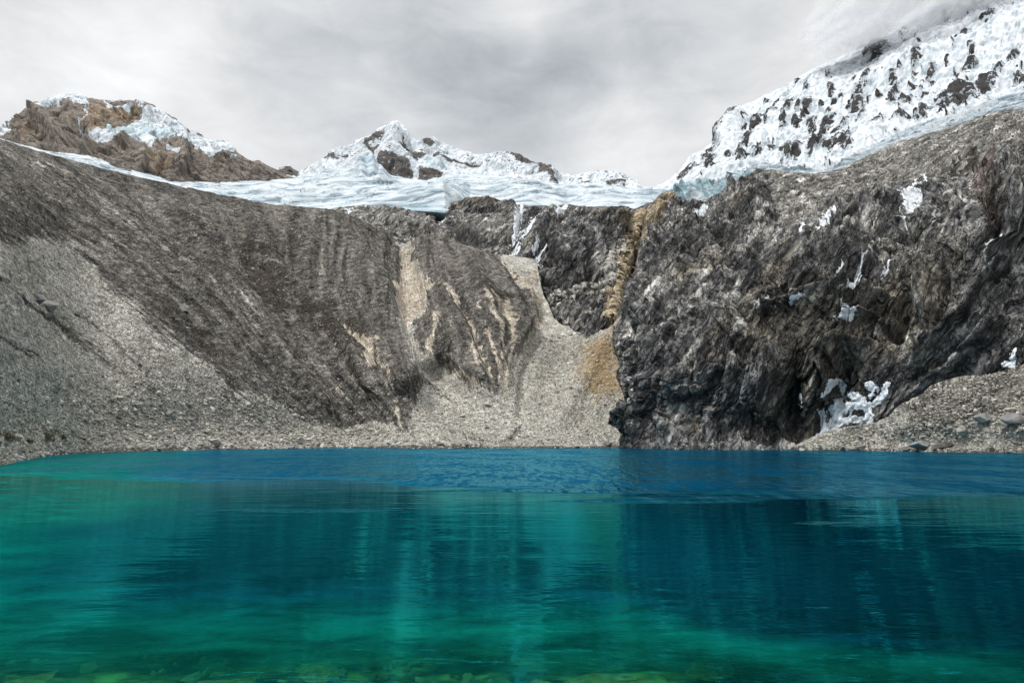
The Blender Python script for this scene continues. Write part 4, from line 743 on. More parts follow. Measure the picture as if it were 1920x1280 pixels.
rows = np.concatenate([np.linspace(-40, 3, 12), np.geomspace(4, 420, 300)]); us = np.linspace(-1.25, 1.25, 760)
YY = np.repeat(rows[:, None], 760, 1); XX = us[None] * np.maximum(YY, 60)
qb = np.stack([XX, YY, XX * 0], -1)
def bed_floor(x, y):
    return np.interp(y, [-40, 0, 5, 8, 10, 14, 20, 40, 130, 400], [-4, -1.2, .10, .42, .68, 1.15, 1.9, 5, 20, 24]) + np.clip(x / 8, 0, 1.5) * np.clip((y - 8) / 10, 0, 1)
dep = bed_floor(XX, YY); nz = fbm(qb, 4.5, 3, .5, seed=111) * .30 + fbm(qb, 1.4, 3, .5, 'b', 112) * .05
near = np.clip(1 - (YY - 8) / 40, .2, 1); dep2 = dep - nz * near * np.clip(dep + .1, .1, .9) * .9
Pb = np.stack([XX, YY, -dep2], -1)
m, t = mat('lake_bed'); v = t.obj(); n = t.noise(v, 1.1, 6, .6, 0); n2 = t.noise(v, .45, 4, .6)
c = t.ramp(t.m('ADD', t.m('MULTIPLY', n, .5), t.m('MULTIPLY', n2, .5)), [(.42, srgb(30, 32, 26)), (.49, srgb(126, 118, 90)), (.56, srgb(212, 196, 150))])
vo = t.vor(t.vm('ADD', v, t.comb(t.m('MULTIPLY', n, .5), t.m('MULTIPLY', n2, .5))), 1.3); c = t.gain(c, t.m('MULTIPLY', t.lin(t.sep(vo.outputs['Color'])[0], 0, 1, .5, 1.3), t.ss(vo.outputs['Distance'], .3, .75, 1, .45)))
t.out(t.pbr(c, .95, t.bump(n, .6, .2), .1)); M_BED = m
tag(grid_mesh('lake_bed', Pb, M_BED), kind='structure', label='mottled stony lake bed showing through the shallow water')

m, t = mat('lake_water'); v = t.obj()
D = t.at('depth'); xy = t.sep(v)
ripx = t.scale(v, (.34, 1.0, 1)); big = t.noise(v, .045, 3, .5)
w1 = t.noise(ripx, .85, 3, .5, .6); w2 = t.noise(ripx, 2.6, 3, .5, .3); w3 = t.noise(t.scale(v, (.55, 1, 1)), 7.5, 2, .5); w0 = t.noise(ripx, .22, 2, .5)
ruf = t.m('ADD', t.at('ruf'), t.m('MULTIPLY', t.m('SUBTRACT', t.noise(t.scale(v, (.25, 1, 1)), .22, 6, .6), .5), 3.6))
rf = t.ss(ruf, .30, .70)
h = t.m('ADD', t.m('MULTIPLY', w1, .026), t.m('ADD', t.m('MULTIPLY', w2, .0075), t.m('ADD', t.m('MULTIPLY', w3, .0016), t.m('MULTIPLY', w0, .05))))
chop = t.m('ADD', t.m('MULTIPLY', t.noise(t.scale(v, (1, .14, 1)), 1.1, 3, .65, .2), .50), t.m('MULTIPLY', t.noise(t.scale(v, (.6, .3, 1)), .35, 2, .5), .55))
h = t.m('ADD', t.m('MULTIPLY', h, t.lin(rf, 0, 1, 1, .5)), t.m('MULTIPLY', chop, rf))
nrm = t.bump(h, 1.0, 1.0)
fr = t.node('ShaderNodeFresnel'); fr.inputs['IOR'].default_value = 1.52; t.put(fr.inputs['Normal'], nrm)
paw = t.m('ADD', t.noise(t.scale(v, (1.3, .20, 1)), 1.0, 3, .7), t.m('MULTIPLY', t.m('SUBTRACT', t.noise(t.scale(v, (.3, .12, 1)), .3, 3, .6), .5), .8))
fac = t.m('MULTIPLY', t.m('MULTIPLY', fr.outputs[0], .88), t.m('ADD', 1.0, t.m('MULTIPLY', rf, t.lin(paw, .40, .62, -.75, 1.5))), clamp=True)
def expk(k): return t.m('EXPONENT', t.m('MULTIPLY', D, -k))
cut = t.ss(D, 1.6, 5.4, 1.0, 0.0)
trans = t.comb(t.m('MULTIPLY', expk(.75), .95), t.m('MULTIPLY', expk(.22), .97), t.m('MULTIPLY', expk(.42), .92))
dd = t.m('SUBTRACT', 1.0, expk(.30)); ramp_c = t.ramp(t.m('DIVIDE', D, 16.0), [(0, (.004, .04, .022, 1)), (.08, (.001, .085, .056, 1)), (.18, (.0005, .110, .086, 1)), (.28, (.0004, .036, .056, 1)), (.38, (.0003, .019, .033, 1)), (.8, (.0003, .024, .046, 1)), (1, (.001, .052, .108, 1))])
mot = t.noise(t.scale(v, (1, 1.5, 1)), .55, 6, .62, .5); mo = t.m('ADD', 1.0, t.m('MULTIPLY', t.lin(mot, .40, .60, -.42, .42), t.ss(D, 9, 4, 0, 1)))
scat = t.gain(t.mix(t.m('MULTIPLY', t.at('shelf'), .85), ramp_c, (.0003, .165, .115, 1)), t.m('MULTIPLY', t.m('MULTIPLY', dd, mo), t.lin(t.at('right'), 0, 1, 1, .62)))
tr = t.node('ShaderNodeBsdfTransparent'); t.put(tr.inputs[0], t.gain(trans, cut))
df = t.node('ShaderNodeBsdfDiffuse'); t.put(df.inputs[0], scat)
ad = t.node('ShaderNodeAddShader'); t.nt.links.new(tr.outputs[0], ad.inputs[0]); t.nt.links.new(df.outputs[0], ad.inputs[1])
gl = t.node('ShaderNodeBsdfGlossy'); t.put(gl.inputs['Color'], t.mix(rf, t.mix(t.ss(fr.outputs[0], .52, .92), (.03, .84, .93, 1), (.42, .66, .67, 1)), (.17, .68, .98, 1))); t.put(gl.inputs['Roughness'], t.lin(rf, 0, 1, .05, .12)); t.put(gl.inputs['Normal'], nrm)
mx = t.node('ShaderNodeMixShader'); t.put(mx.inputs[0], fac); t.nt.links.new(ad.outputs[0], mx.inputs[1]); t.nt.links.new(gl.outputs[0], mx.inputs[2])
t.out(mx.outputs[0]); M_WATER = m
rows = np.concatenate([np.linspace(-40, 3, 8), np.geomspace(4, 420, 160)]); YY = np.repeat(rows[:, None], 400, 1); XX = np.linspace(-1.2, 1.2, 400)[None] * np.maximum(YY, 60)
pyw = HZ + F * CAMH / np.maximum(YY, 1.0); pxw = 960 + F * cp * XX / np.maximum(YY, 1.0)
bnd = np.interp(pxw, [-200, 0, 600, 760, 1200, 1400, 1920, 2200], [895, 890, 893, 905, 921, 926, 922, 918])
Yb = CAMH * F / (bnd - HZ); ruf = np.clip(.5 + (YY - Yb) / (Yb * .42), 0, 1) * 1.3 - .15
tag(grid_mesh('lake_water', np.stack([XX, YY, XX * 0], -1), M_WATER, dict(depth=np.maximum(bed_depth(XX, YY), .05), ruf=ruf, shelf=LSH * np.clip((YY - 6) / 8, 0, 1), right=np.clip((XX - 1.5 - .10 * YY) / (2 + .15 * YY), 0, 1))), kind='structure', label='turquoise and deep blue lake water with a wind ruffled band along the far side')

# ------------------------------------------------------------------ stones and boulders
_ph = (1 + 5 ** .5) / 2
ICO_V = np.array([(-1, _ph, 0), (1, _ph, 0), (-1, -_ph, 0), (1, -_ph, 0), (0, -1, _ph), (0, 1, _ph), (0, -1, -_ph), (0, 1, -_ph), (_ph, 0, -1), (_ph, 0, 1), (-_ph, 0, -1), (-_ph, 0, 1)]) / math.sqrt(1 + _ph * _ph)
ICO_F = np.array([(0, 11, 5), (0, 5, 1), (0, 1, 7), (0, 7, 10), (0, 10, 11), (1, 5, 9), (5, 11, 4), (11, 10, 2), (10, 7, 6), (7, 1, 8), (3, 9, 4), (3, 4, 2), (3, 2, 6), (3, 6, 8), (3, 8, 9), (4, 9, 5), (2, 4, 11), (6, 2, 10), (8, 6, 7), (9, 8, 1)])
def subdiv(V, Fc):
    V = [tuple(p) for p in V]; cache = {}; out = []
    def mid(a, b):
        k = (min(a, b), max(a, b))
        if k not in cache:
            p = (np.array(V[a]) + np.array(V[b])); p /= np.linalg.norm(p); cache[k] = len(V); V.append(tuple(p))
        return cache[k]
    for a, b, c in Fc:
        x, y, z = mid(a, b), mid(b, c), mid(c, a); out += [(a, x, z), (b, y, x), (c, z, y), (x, y, z)]
    return np.array(V), np.array(out)
S2V, S2F = subdiv(*subdiv(ICO_V, ICO_F)); S3V, S3F = subdiv(S2V, S2F)
def boulder_mesh(seed, aspect=(1, .8, .7), cuts=9, V=None, Fc=None):
    r = np.random.default_rng(seed); V = (S2V if V is None else V).copy(); Fc = S2F if Fc is None else Fc
    for _ in range(cuts + 7):
        n = r.normal(size=3); n /= np.linalg.norm(n); k = r.uniform(.34, .74); dd_ = V @ n; V = V - n * np.clip(dd_ - k, 0, None)[:, None]
    q = V * 1.0 + seed * 5; V = V + V * (fbm(q, .9, 3, .5, seed=seed)[:, None] * .05); V = V / np.abs(V).max(0) * np.array(aspect)
    me = bpy.data.meshes.new('boulder'); me.from_pydata(V.tolist(), [], Fc.tolist()); me.update(); return me
def rest(S, x, y, wpx, me, m, name, label, group=None, cat='boulder', rot=0, sink=.3, tilt=(0, 0)):
    """stand a stone on the surface seen at (x, y); wpx is its width in photo pixels"""
    P = locate(S, x, y); sc = wpx / F * P[1] / 2 / max(v.co.x for v in me.vertices)
    o = bpy.data.objects.new(name, me); C.objects.link(o)
    zh = max(v.co.z for v in me.vertices) * sc
    o.location = (P[0], P[1] - sc * .15, P[2] + zh * (1 - 2 * sink)); o.scale = (sc,) * 3; o.rotation_euler = (tilt[0], tilt[1], rot)
    if not me.materials: me.materials.append(m)
    tag(o, label, cat, group); return o
def bm_(seed, asp, cuts, m, hi=True):
    me = boulder_mesh(seed, asp, cuts, S3V if hi else None, S3F if hi else None); me.materials.append(m); return me
for (S_, x, y, wpx, asp, seed, m_, label, sink, rot, tilt) in [
    (A, 83, 564, 34, (1, .8, .58), 1, M_GREY, 'large rounded grey boulder high on the left scree, above a paler one', .22, .2, (0, .1)),
    (A, 104, 578, 32, (1, .7, .42), 2, M_STONE, 'flat pale boulder just below the large grey boulder on the left scree', .22, .1, (0, .25)),
    (A, 349, 584, 17, (1, .8, .9), 3, M_GREY, 'blue grey upright boulder alone in the dark streaks of the moraine', .2, 0, (0, 0)),
    (A, 496, 681, 14, (1, .8, .85), 4, M_GREY, 'small round grey boulder in the middle of the dark moraine', .2, 0, (0, 0)),
    (A, 528, 676, 8, (1, .8, .7), 5, M_STONE, 'little pale stone right of the round grey boulder on the moraine', .2, 0, (0, 0)),
    (A, 319, 778, 19, (1, .8, .75), 6, M_GREY, 'square grey boulder low on the left scree above the shore', .2, .3, (.1, 0)),
    (A, 361, 757, 14, (1, .8, .6), 7, M_STONE, 'pale boulder up and right of the square grey one on the left scree', .25, .3, (0, 0)),
    (A, 157, 731, 14, (1, .8, .8), 8, M_STONE, 'bright pale boulder in the middle of the lower left scree', .2, .8, (0, .2)),
    (A, 402, 828, 24, (1, .7, .5), 9, M_STONE, 'light topped block behind the dark boulder on the left shore', .25, .1, (0, 0)),
    (A, 407, 836, 19, (1, .8, .6), 10, M_DARKST, 'dark wedge shaped boulder at the waterline of the left shore', .22, .6, (0, 0)),
    (A, 544, 838.5, 22, (1, .7, .35), 11, M_GREY, 'low grey boulder lying in the water of the left shore', .2, 0, (0, 0)),
    (A, 357, 574 + 40, 10, (1, .8, .7), 12, M_STONE, 'small pale boulder under the blue grey upright one on the moraine', .25, 0, (0, 0)),
    (A, 62, 845, 18, (1, .8, .5), 13, M_DARKST, 'dark boulder on the damp shore behind the gravel spit', .3, 0, (0, 0)),
    (A, 12, 826, 20, (1, .8, .6), 14, M_STONE, 'cream boulder beside the shrubs at the far left shore', .3, .4, (0, .2)),
    (A, 82, 853, 30, (1, .55, .26), 15, M_STONE, 'long pale slab sloping into the water at the tip of the gravel spit', .2, 0, (0, .42)),
    (A, 916, 757, 15, (1, .7, .5), 16, M_STONE, 'white flat boulder low in the scree chute left of the fan', .25, 0, (0, 0)),
    (A, 825, 832, 20, (1, .6, .3), 17, M_STONE, 'pale flat slab at the foot of the scree fan by the water', .25, 0, (0, 0)),
    (A, 1140, 832, 12, (1, .7, .6), 18, M_GREY, 'grey boulder at the water beside the foot of the dark cliff', .25, 0, (0, 0)),
    (TR, 1804, 812, 27, (1, .8, .72), 19, M_STONE, 'large pale block standing on the right beach', .18, .3, (0, 0)),
    (TR, 1794, 822, 14, (1, .8, .6), 20, M_DARKST, 'dark boulder leaning against the large pale block on the right beach', .25, 0, (0, 0)),
    (TR, 1690, 815, 15, (1, .8, .85), 21, M_DARKST, 'brown square boulder alone on the right beach', .18, .2, (0, 0)),
    (TR, 1768, 838, 46, (1, .6, .26), 22, M_DARKST, 'long dark flat slab at the waterline of the right beach', .25, 0, (0, -.15)),
    (TR, 1728, 840, 22, (1, .7, .5), 23, M_GREY, 'grey boulder at the waterline left of the long dark slab', .25, 0, (0, 0)),
    (TR, 1694, 839, 26, (1, .6, .3), 24, M_STONE, 'pale tilted slab at the waterline of the right beach', .25, 0, (0, -.3)),
    (TR, 1895, 792, 34, (1, .8, .55), 25, M_GREY, 'big grey boulder near the right edge under the brown scree', .25, .3, (0, 0)),
    (TR, 1845, 789, 20, (1, .8, .55), 26, M_GREY, 'grey boulder left of the big one under the brown scree', .25, .3, (0, 0)),
    (TR, 1893, 768, 18, (1, .8, .5), 27, M_STONE, 'pale angular block just above the big grey boulder on the right', .25, .3, (0, .2)),
    (TR, 1622, 815, 9, (1, .8, .6), 28, M_STONE, 'little white stone near the snow at the left end of the right beach', .25, 0, (0, 0))]:
    rest(S_, x, y, wpx, bm_(seed, asp, 9, m_), m_, 'boulder', label, None, 'boulder', rot, sink, tilt)
kinds = [[bm_(40 + i, (1, .8, (.5, .62, .75)[i % 3]), 8, mm, False) for i in range(6)] for mm in (M_STONE, M_GREY)]
def in_light(x, y): return inside(np.array([x]), np.array([y]), light_shapes[0])[0]
nst = 0
while nst < 130:
    x = random.uniform(0, 640); ys = float(shore_py(x)); y = ys - 6 - abs(random.gauss(0, 95))
    if y < 470 or not in_light(x, y): continue
    wpx = min(16, 5.0 + random.expovariate(.55)) * (1.25 if x < 250 and y > 700 else 1)
    rest(A, x, y, wpx, random.choice(random.choice(kinds)), None, 'stone', 'small angular grey stone scattered on the left scree slope', 'stones scattered on the left scree slope', 'stone', random.uniform(0, 6.28), .25, (random.gauss(0, .25), random.gauss(0, .25))); nst += 1
for k in range(46):
    x = random.uniform(20, 1120); y = float(shore_py(x)) + random.uniform(-2.5, .8)
    rest(A, x, y, 4 + random.expovariate(.35), random.choice(random.choice(kinds)), None, 'stone', 'small stone at the waterline of the far shore', 'stones along the waterline of the far shore', 'stone', random.uniform(0, 6.28), .25, (0, 0))
for k in range(24):
    x = random.uniform(1500, 1918); y = float(shore_py(x)) + random.uniform(-3, .8)
    rest(TR, x, y, 5 + random.expovariate(.3), random.choice(random.choice(kinds)), None, 'stone', 'stone at the waterline of the right beach', 'stones along the waterline of the right beach', 'stone', random.uniform(0, 6.28), .25, (0, 0))
for k in range(18):
    x = random.uniform(1560, 1918); y = random.uniform(float(topT(x)) + 18, float(shore_py(x)) - 4)
    rest(TR, x, y, 4.5 + random.expovariate(.45), random.choice(random.choice(kinds)), None, 'stone', 'small angular stone scattered on the right beach', 'stones scattered on the right beach', 'stone', random.uniform(0, 6.28), .25, (random.gauss(0, .25), random.gauss(0, .25)))
for k in range(40):
    x = random.uniform(800, 1140); y = random.uniform(745, 834)
    rest(A, x, y, 3.2 + random.expovariate(.8), random.choice(random.choice(kinds)), None, 'stone', 'small pale stone scattered over the scree fan', 'stones scattered over the scree fan', 'stone', random.uniform(0, 6.28), .25, (random.gauss(0, .25), random.gauss(0, .25)))

m, t = mat('gravel'); v = t.obj(); tn = t.at('tone'); c = t.ramp(t.m('ADD', t.m('MULTIPLY', tn, .85), t.m('MULTIPLY', t.noise(v, 2.5, 6, .7), .2)), [(.05, srgb(72, 68, 63)), (.45, srgb(132, 128, 119)), (.8, srgb(176, 172, 162)), (1, srgb(212, 209, 202))])
t.out(t.pbr(c, .95, None, .15)); M_GRAVEL = m
def gravel(name, label, S, X, Y, size, tone, P=None):
    n = len(X); P = locate(S, X, Y) if P is None else P; r = np.random.default_rng(n); sz = size
    V = ICO_V[None] * (1 + r.normal(size=(n, 12, 1)) * .16); asp = np.stack([np.ones(n), r.uniform(.6, 1, n), r.uniform(.4, .85, n)], -1); V = V * asp[:, None]
    a, b = r.uniform(0, 6.28, n), r.normal(size=n) * .4; ca, sa_, cb, sb_ = np.cos(a)[:, None], np.sin(a)[:, None], np.cos(b)[:, None], np.sin(b)[:, None]
    x, y, z = V[..., 0], V[..., 1], V[..., 2]; x, z = x * cb - z * sb_, x * sb_ + z * cb; x, y = x * ca - y * sa_, x * sa_ + y * ca
    V = np.stack([x, y, z], -1) * sz[:, None, None] + P[:, None] + np.array([0, 0, 1]) * sz[:, None, None] * .12
    Fc = (ICO_F[None] + (np.arange(n) * 12)[:, None, None]).reshape(-1, 3)
    o = soup(name, V.reshape(-1, 3), Fc, M_GRAVEL); at = o.data.attributes.new('tone', 'FLOAT', 'POINT'); at.data.foreach_set('value', np.repeat(tone, 12).astype(np.float32))
    tag(o, label, None, None, 'stuff'); return o
r = np.random.default_rng(5)
X = r.uniform(-60, 800, 60000); Y = shore_py(X) + 2 - np.abs(r.normal(size=60000)) * 150
k = inside(X, Y, light_shapes[0]) & (Y > 440) & ((Y < shore_py(X) - 6) | (r.uniform(size=60000) < .25)); k &= r.uniform(size=60000) < np.clip(1.2 - X / 900, .3, 1); X, Y = X[k][:24000], Y[k][:24000]
Yd = locate(A, X, Y)[:, 1]; sz = (1.0 + r.exponential(.75, len(X)) * np.clip((Y - 560) / 160, .45, 1.3)) / F * Yd
gravel('gravel', 'loose angular gravel covering the left scree slope and shore', A, X, Y, sz, r.beta(2.2, 2, len(X)))
nb_ = 1300; yb = 7.5 + 11 * r.uniform(size=nb_) ** 1.5; xb = (r.uniform(-.95, .95, nb_)) * (yb + 4); zb = -bed_floor(xb, yb) - .02
gravel('submerged_stones', 'tan and green stones lying on the shallow lake bed', None, xb, yb, np.minimum(.05 + r.exponential(.05, nb_), .17), r.beta(1.6, 1.8, nb_) * .85, np.stack([xb, yb, zb], -1))
X = r.uniform(0, 1010, 16000); Y = r.uniform(300, 800, 16000); k = (Y > topA(X) + 8) & (Y < shore_py(X) - 10) & ~inside(X, Y, light_shapes[0]); k &= fbm(np.stack([X, Y, X * 0], -1), 90, 4, seed=7) > -.05; X, Y = X[k], Y[k]
sz = (.55 + r.exponential(.5, len(X))) / F * locate(A, X, Y)[:, 1]; gravel('gravel', 'pale stones sprinkled over the dark moraine', A, X, Y, sz, r.beta(2, 2, len(X)) * .9)
X = r.uniform(780, 1165, 14000); Y = r.uniform(620, 838, 14000); k = inside(X, Y, [(800, 838), (800, 700), (870, 712), (935, 745), (958, 680), (1012, 600), (1060, 620), (1150, 620), (1155, 838)]); X, Y = X[k], Y[k]
sz = (.7 + r.exponential(.5, len(X))) / F * locate(A, X, Y)[:, 1]; gravel('gravel', 'fine pale gravel covering the scree fan', A, X, Y, sz, r.beta(2.5, 2, len(X)))
X = r.uniform(1480, 1990, 12000); Y = r.uniform(680, 850, 12000); k = (Y > topT(X) + 6) & (Y < shore_py(X)); X, Y = X[k], Y[k]
sz = (.9 + r.exponential(.8, len(X))) / F * locate(TR, X, Y)[:, 1]; gravel('gravel', 'loose grey gravel covering the right beach', TR, X, Y, sz, r.beta(2.2, 2, len(X)))
X = r.uniform(1400, 2000, 12000); Y = r.uniform(200, 430, 12000); k = (Y > topK(X) + 6) & inside(X, Y, GRAV); X, Y = X[k], Y[k]
sz = (.8 + r.exponential(.7, len(X))) / F * locate(K, X, Y)[:, 1]; gravel('gravel', 'rubble covering the slope above the dark cliff', K, X, Y, sz, r.beta(2, 2.6, len(X)))

# ------------------------------------------------------------------ snow patches lying on the rock ledges
m, t = mat('snow'); v = t.obj(); n = t.noise(v, .5, 9, .65)
t.out(t.pbr(t.ramp(n, [(.36, srgb(148, 154, 160)), (.46, srgb(206, 212, 218)), (.6, srgb(232, 236, 240))]), .7, t.bump(n, .8, .8), .2)); M_SNOW = m
def snow_patch(S, shapes, label, thick=.55, ragged=3.0, name='snow_patch', group=None, m=None, kind=None):
    xs_ = [p[0] for s in shapes for p in s]; ys_ = [p[1] for s in shapes for p in s]; x0, x1, y0, y1 = min(xs_) - 9, max(xs_) + 9, min(ys_) - 9, max(ys_) + 9
    gx = np.arange(x0, x1, .8); gy = np.arange(y1, y0, -.8); X, Y = np.meshgrid(gx, gy)
    P = locate(S, X, Y); n = normals(P); qq = P
    wx = X + fbm(qq, 7, 4, .65, seed=int(x0)) * ragged; wy = Y + fbm(qq, 7, 4, .65, seed=int(y0)) * ragged
    o = np.full(X.shape, -60., np.float32)
    for s in shapes: o = np.maximum(o, line_sd(wx, wy, s) if len(s[0]) == 3 else poly_sd(wx, wy, s))
    o = o + .6 + fbm(qq, 4, 4, .7, seed=3) * ragged * 1.3
    sc = np.clip(P[..., 1] / 250, .8, 3); h = np.clip(o / 2.0, -1.5, 1) * thick * .4 * sc
    Ps = P + n * h[..., None] + fbm(qq, 2.5, 3, seed=8)[..., None] * n * .12
    km = (o > -3); f = km[:-1, :-1] | km[1:, 1:] | km[1:, :-1] | km[:-1, 1:]
    ob = grid_mesh(name, Ps, m or M_SNOW, None, f); tag(ob, label, None if kind else 'snow patch', group, kind); return ob
def scree_mat(name, lo, mid, hi):
    m, t = mat(name); v = t.obj(); n = t.noise(v, .35, 8, .7); c, a_, b_, ra_, rb_ = gravel_nodes(t, v, t.ramp(n, [(.38, lo), (.5, mid), (.62, hi)])); t.out(t.pbr(c, .95, t.bump(n, .8, 1.5), .15)); return m
M_TAN = scree_mat('tan_scree', srgb(138, 122, 98), srgb(184, 168, 140), srgb(216, 204, 180)); M_TALUS = scree_mat('grey_talus', srgb(128, 126, 121), srgb(176, 173, 166), srgb(214, 211, 204))
snow_patch(PB, [[(1182, 446), (1190, 470), (1180, 520), (1164, 572), (1146, 572), (1110, 566), (1050, 566), (1058, 558), (1100, 556), (1122, 540), (1132, 500), (1150, 470)]], 'pale grey talus lying on the right side of the rock buttress', 3.0, 7, 'talus', None, M_TALUS, 'structure')
snow_patch(PB, [[(1222, 374, 7), (1203, 400, 8), (1190, 440, 9), (1180, 480, 10), (1167, 530, 11), (1153, 575, 11), (1147, 612, 14)]], 'narrow tan scree chute climbing between the buttress and the dark cliff', 6.5, 4, 'scree_chute', None, M_TAN, 'structure')
snow_patch(K, [[(1716, 342), (1726, 346), (1728, 362), (1722, 388), (1712, 408), (1700, 416), (1690, 412), (1698, 396), (1704, 366)]], 'long snow patch in a groove above the reddish overhang of the cliff', .5, 4)
snow_patch(K, [[(1735, 330, 2), (1738, 345, 2), (1732, 352, 1)]], 'thin snow tongue just above the long snow patch of the cliff')
snow_patch(K, [[(1563, 402, 2), (1550, 416, 4), (1537, 428, 3)]], 'small snow patch at the lower edge of the rubble slope')
snow_patch(K, [[(1508, 412, 1.5), (1500, 434, 2.5), (1486, 449, 3)]], 'narrow snow streak left of the small snow patch under the rubble slope')
snow_patch(K, [[(1876, 440, 2), (1860, 448, 5), (1848, 457, 2)]], 'small white snow patch high on the far right of the cliff')
snow_patch(K, [[(1622, 489, 2), (1612, 508, 3), (1606, 520, 2)], [(1600, 524), (1610, 530), (1606, 542), (1590, 546), (1578, 549), (1590, 535)]], 'drooping snow patch over the dark overhang in the middle of the cliff', .6, 3)
snow_patch(K, [[(1584, 583), (1600, 587), (1608, 598), (1596, 602), (1584, 592)], [(1564, 599), (1590, 597), (1603, 603), (1594, 611), (1575, 606)], [(1578, 575, 1.5), (1588, 577, 2)]], 'broken snow patch on the ledge below the drooping one', .6, 2.5)
snow_patch(K, [[(1492, 575, 1.5), (1504, 569, 3.5), (1518, 563, 2)]], 'slanting snow patch on the left ledge of the dark overhang')
snow_patch(K, [[(1549, 528, 1), (1565, 527, 2.5)], [(1568, 515, 1), (1576, 509, 2)]], 'two small snow flecks under the dark overhang of the cliff')
snow_patch(K, [[(1436, 563, 2.5), (1443, 558, 3)], [(1430, 578, 2.5), (1442, 576, 2)]], 'little snow flecks at the left end of the dark overhang')
snow_patch(K, [[(1672, 505, 1), (1664, 515, 3), (1652, 524, 2)]], 'thin snow streak right of the overhang on the cliff')
snow_patch(K, [[(1862, 508, 2), (1852, 518, 4), (1845, 524, 2)]], 'ragged snow streak in a diagonal gully of the right cliff')
snow_patch(K, [[(1918, 665, 3), (1908, 692, 4), (1896, 690, 4)], [(1900, 688, 4), (1922, 704, 5)]], 'snow patch at the right edge above the brown scree', .6, 3)
snow_patch(K, [[(1568, 708, 3.9), (1556, 722, 7.8), (1544, 740, 2.6)], [(1574, 716, 2.6), (1567, 750, 3.9), (1552, 772, 7.8)], [(1530, 776, 6.5), (1538, 800, 7.8), (1546, 806, 3.9)], [(1587, 744, 5.2), (1605, 745, 7.8), (1620, 756, 6.5)], [(1540, 806, 5.2), (1560, 790, 6.5), (1590, 786, 7.8), (1622, 788, 6.5)],
    [(1552, 772, 6.5), (1580, 764, 7.8), (1604, 762, 7.8), (1636, 758, 6.5), (1660, 738, 3.9)], [(1626, 724, 6.5), (1640, 732, 5.2), (1630, 742, 3.9)], [(1670, 713, 2.6), (1660, 730, 5.2)], [(1628, 760, 6.5), (1630, 788, 6.5)], [(1565, 775, 7.8), (1560, 792, 7.8)], [(1600, 765, 5.2), (1590, 785, 5.2)], [(1516, 807, 2.6), (1530, 803, 2.6)]],
    'big lacy snow drift in the gully above the right beach', .6, 5.5)
snow_patch(K, [[(1494, 747, 2), (1500, 750, 3)], [(1495, 762, 1.5), (1508, 766, 2)]], 'tiny snow flecks left of the big lacy snow drift')
snow_patch(K, [[(1324, 388, 4), (1314, 400, 4), (1306, 408, 2)]], 'snow streak below the blue ice at the left shoulder of the cliff', .6, 3)
snow_patch(K, [[(1174, 706, 3), (1180, 714, 2)]], 'white fleck at the foot of the cliff beside the ochre scree')
snow_patch(S, [[(978, 388, 1.5), (976, 404, 3), (972, 418, 3), (968, 434, 5), (964, 444, 3)], [(968, 460, 2), (962, 476, 3)], [(974, 462, 1), (969, 476, 2)]], 'narrow white cascade of snow falling between two rock slabs', .9, 3)
snow_patch(S, [[(1022, 412, 1.5), (1004, 424, 2.5), (990, 440, 2), (980, 456, 1.5)]], 'curved thin snow streak on the rounded slab right of the cascade', .9, 2.5)
snow_patch(S, [[(1062, 388, 3), (1050, 400, 2.5), (1042, 410, 1.5)]], 'snow streak hanging from the glacier front on the slabs', .9, 2.5)
snow_patch(S, [[(1020, 463, 2), (1012, 476, 4), (1005, 486, 3)], [(1026, 466, 1), (1020, 478, 2)], [(1006, 462, 1), (998, 476, 1.5)], [(1042, 480, 2), (1028, 490, 3)]], 'group of white snow streaks at the foot of the slabs', .9, 2.5)
snow_patch(S, [[(834, 392, 3), (832, 404, 2), (829, 416, 3)]], 'white ice tongue dripping from the glacier front onto the slabs', .9, 2)
snow_patch(S, [[(692, 394, 2), (676, 400, 3)], [(660, 404, 2), (655, 408, 3)]], 'small snow patches on the slabs left of the ice tongue', .9, 2)

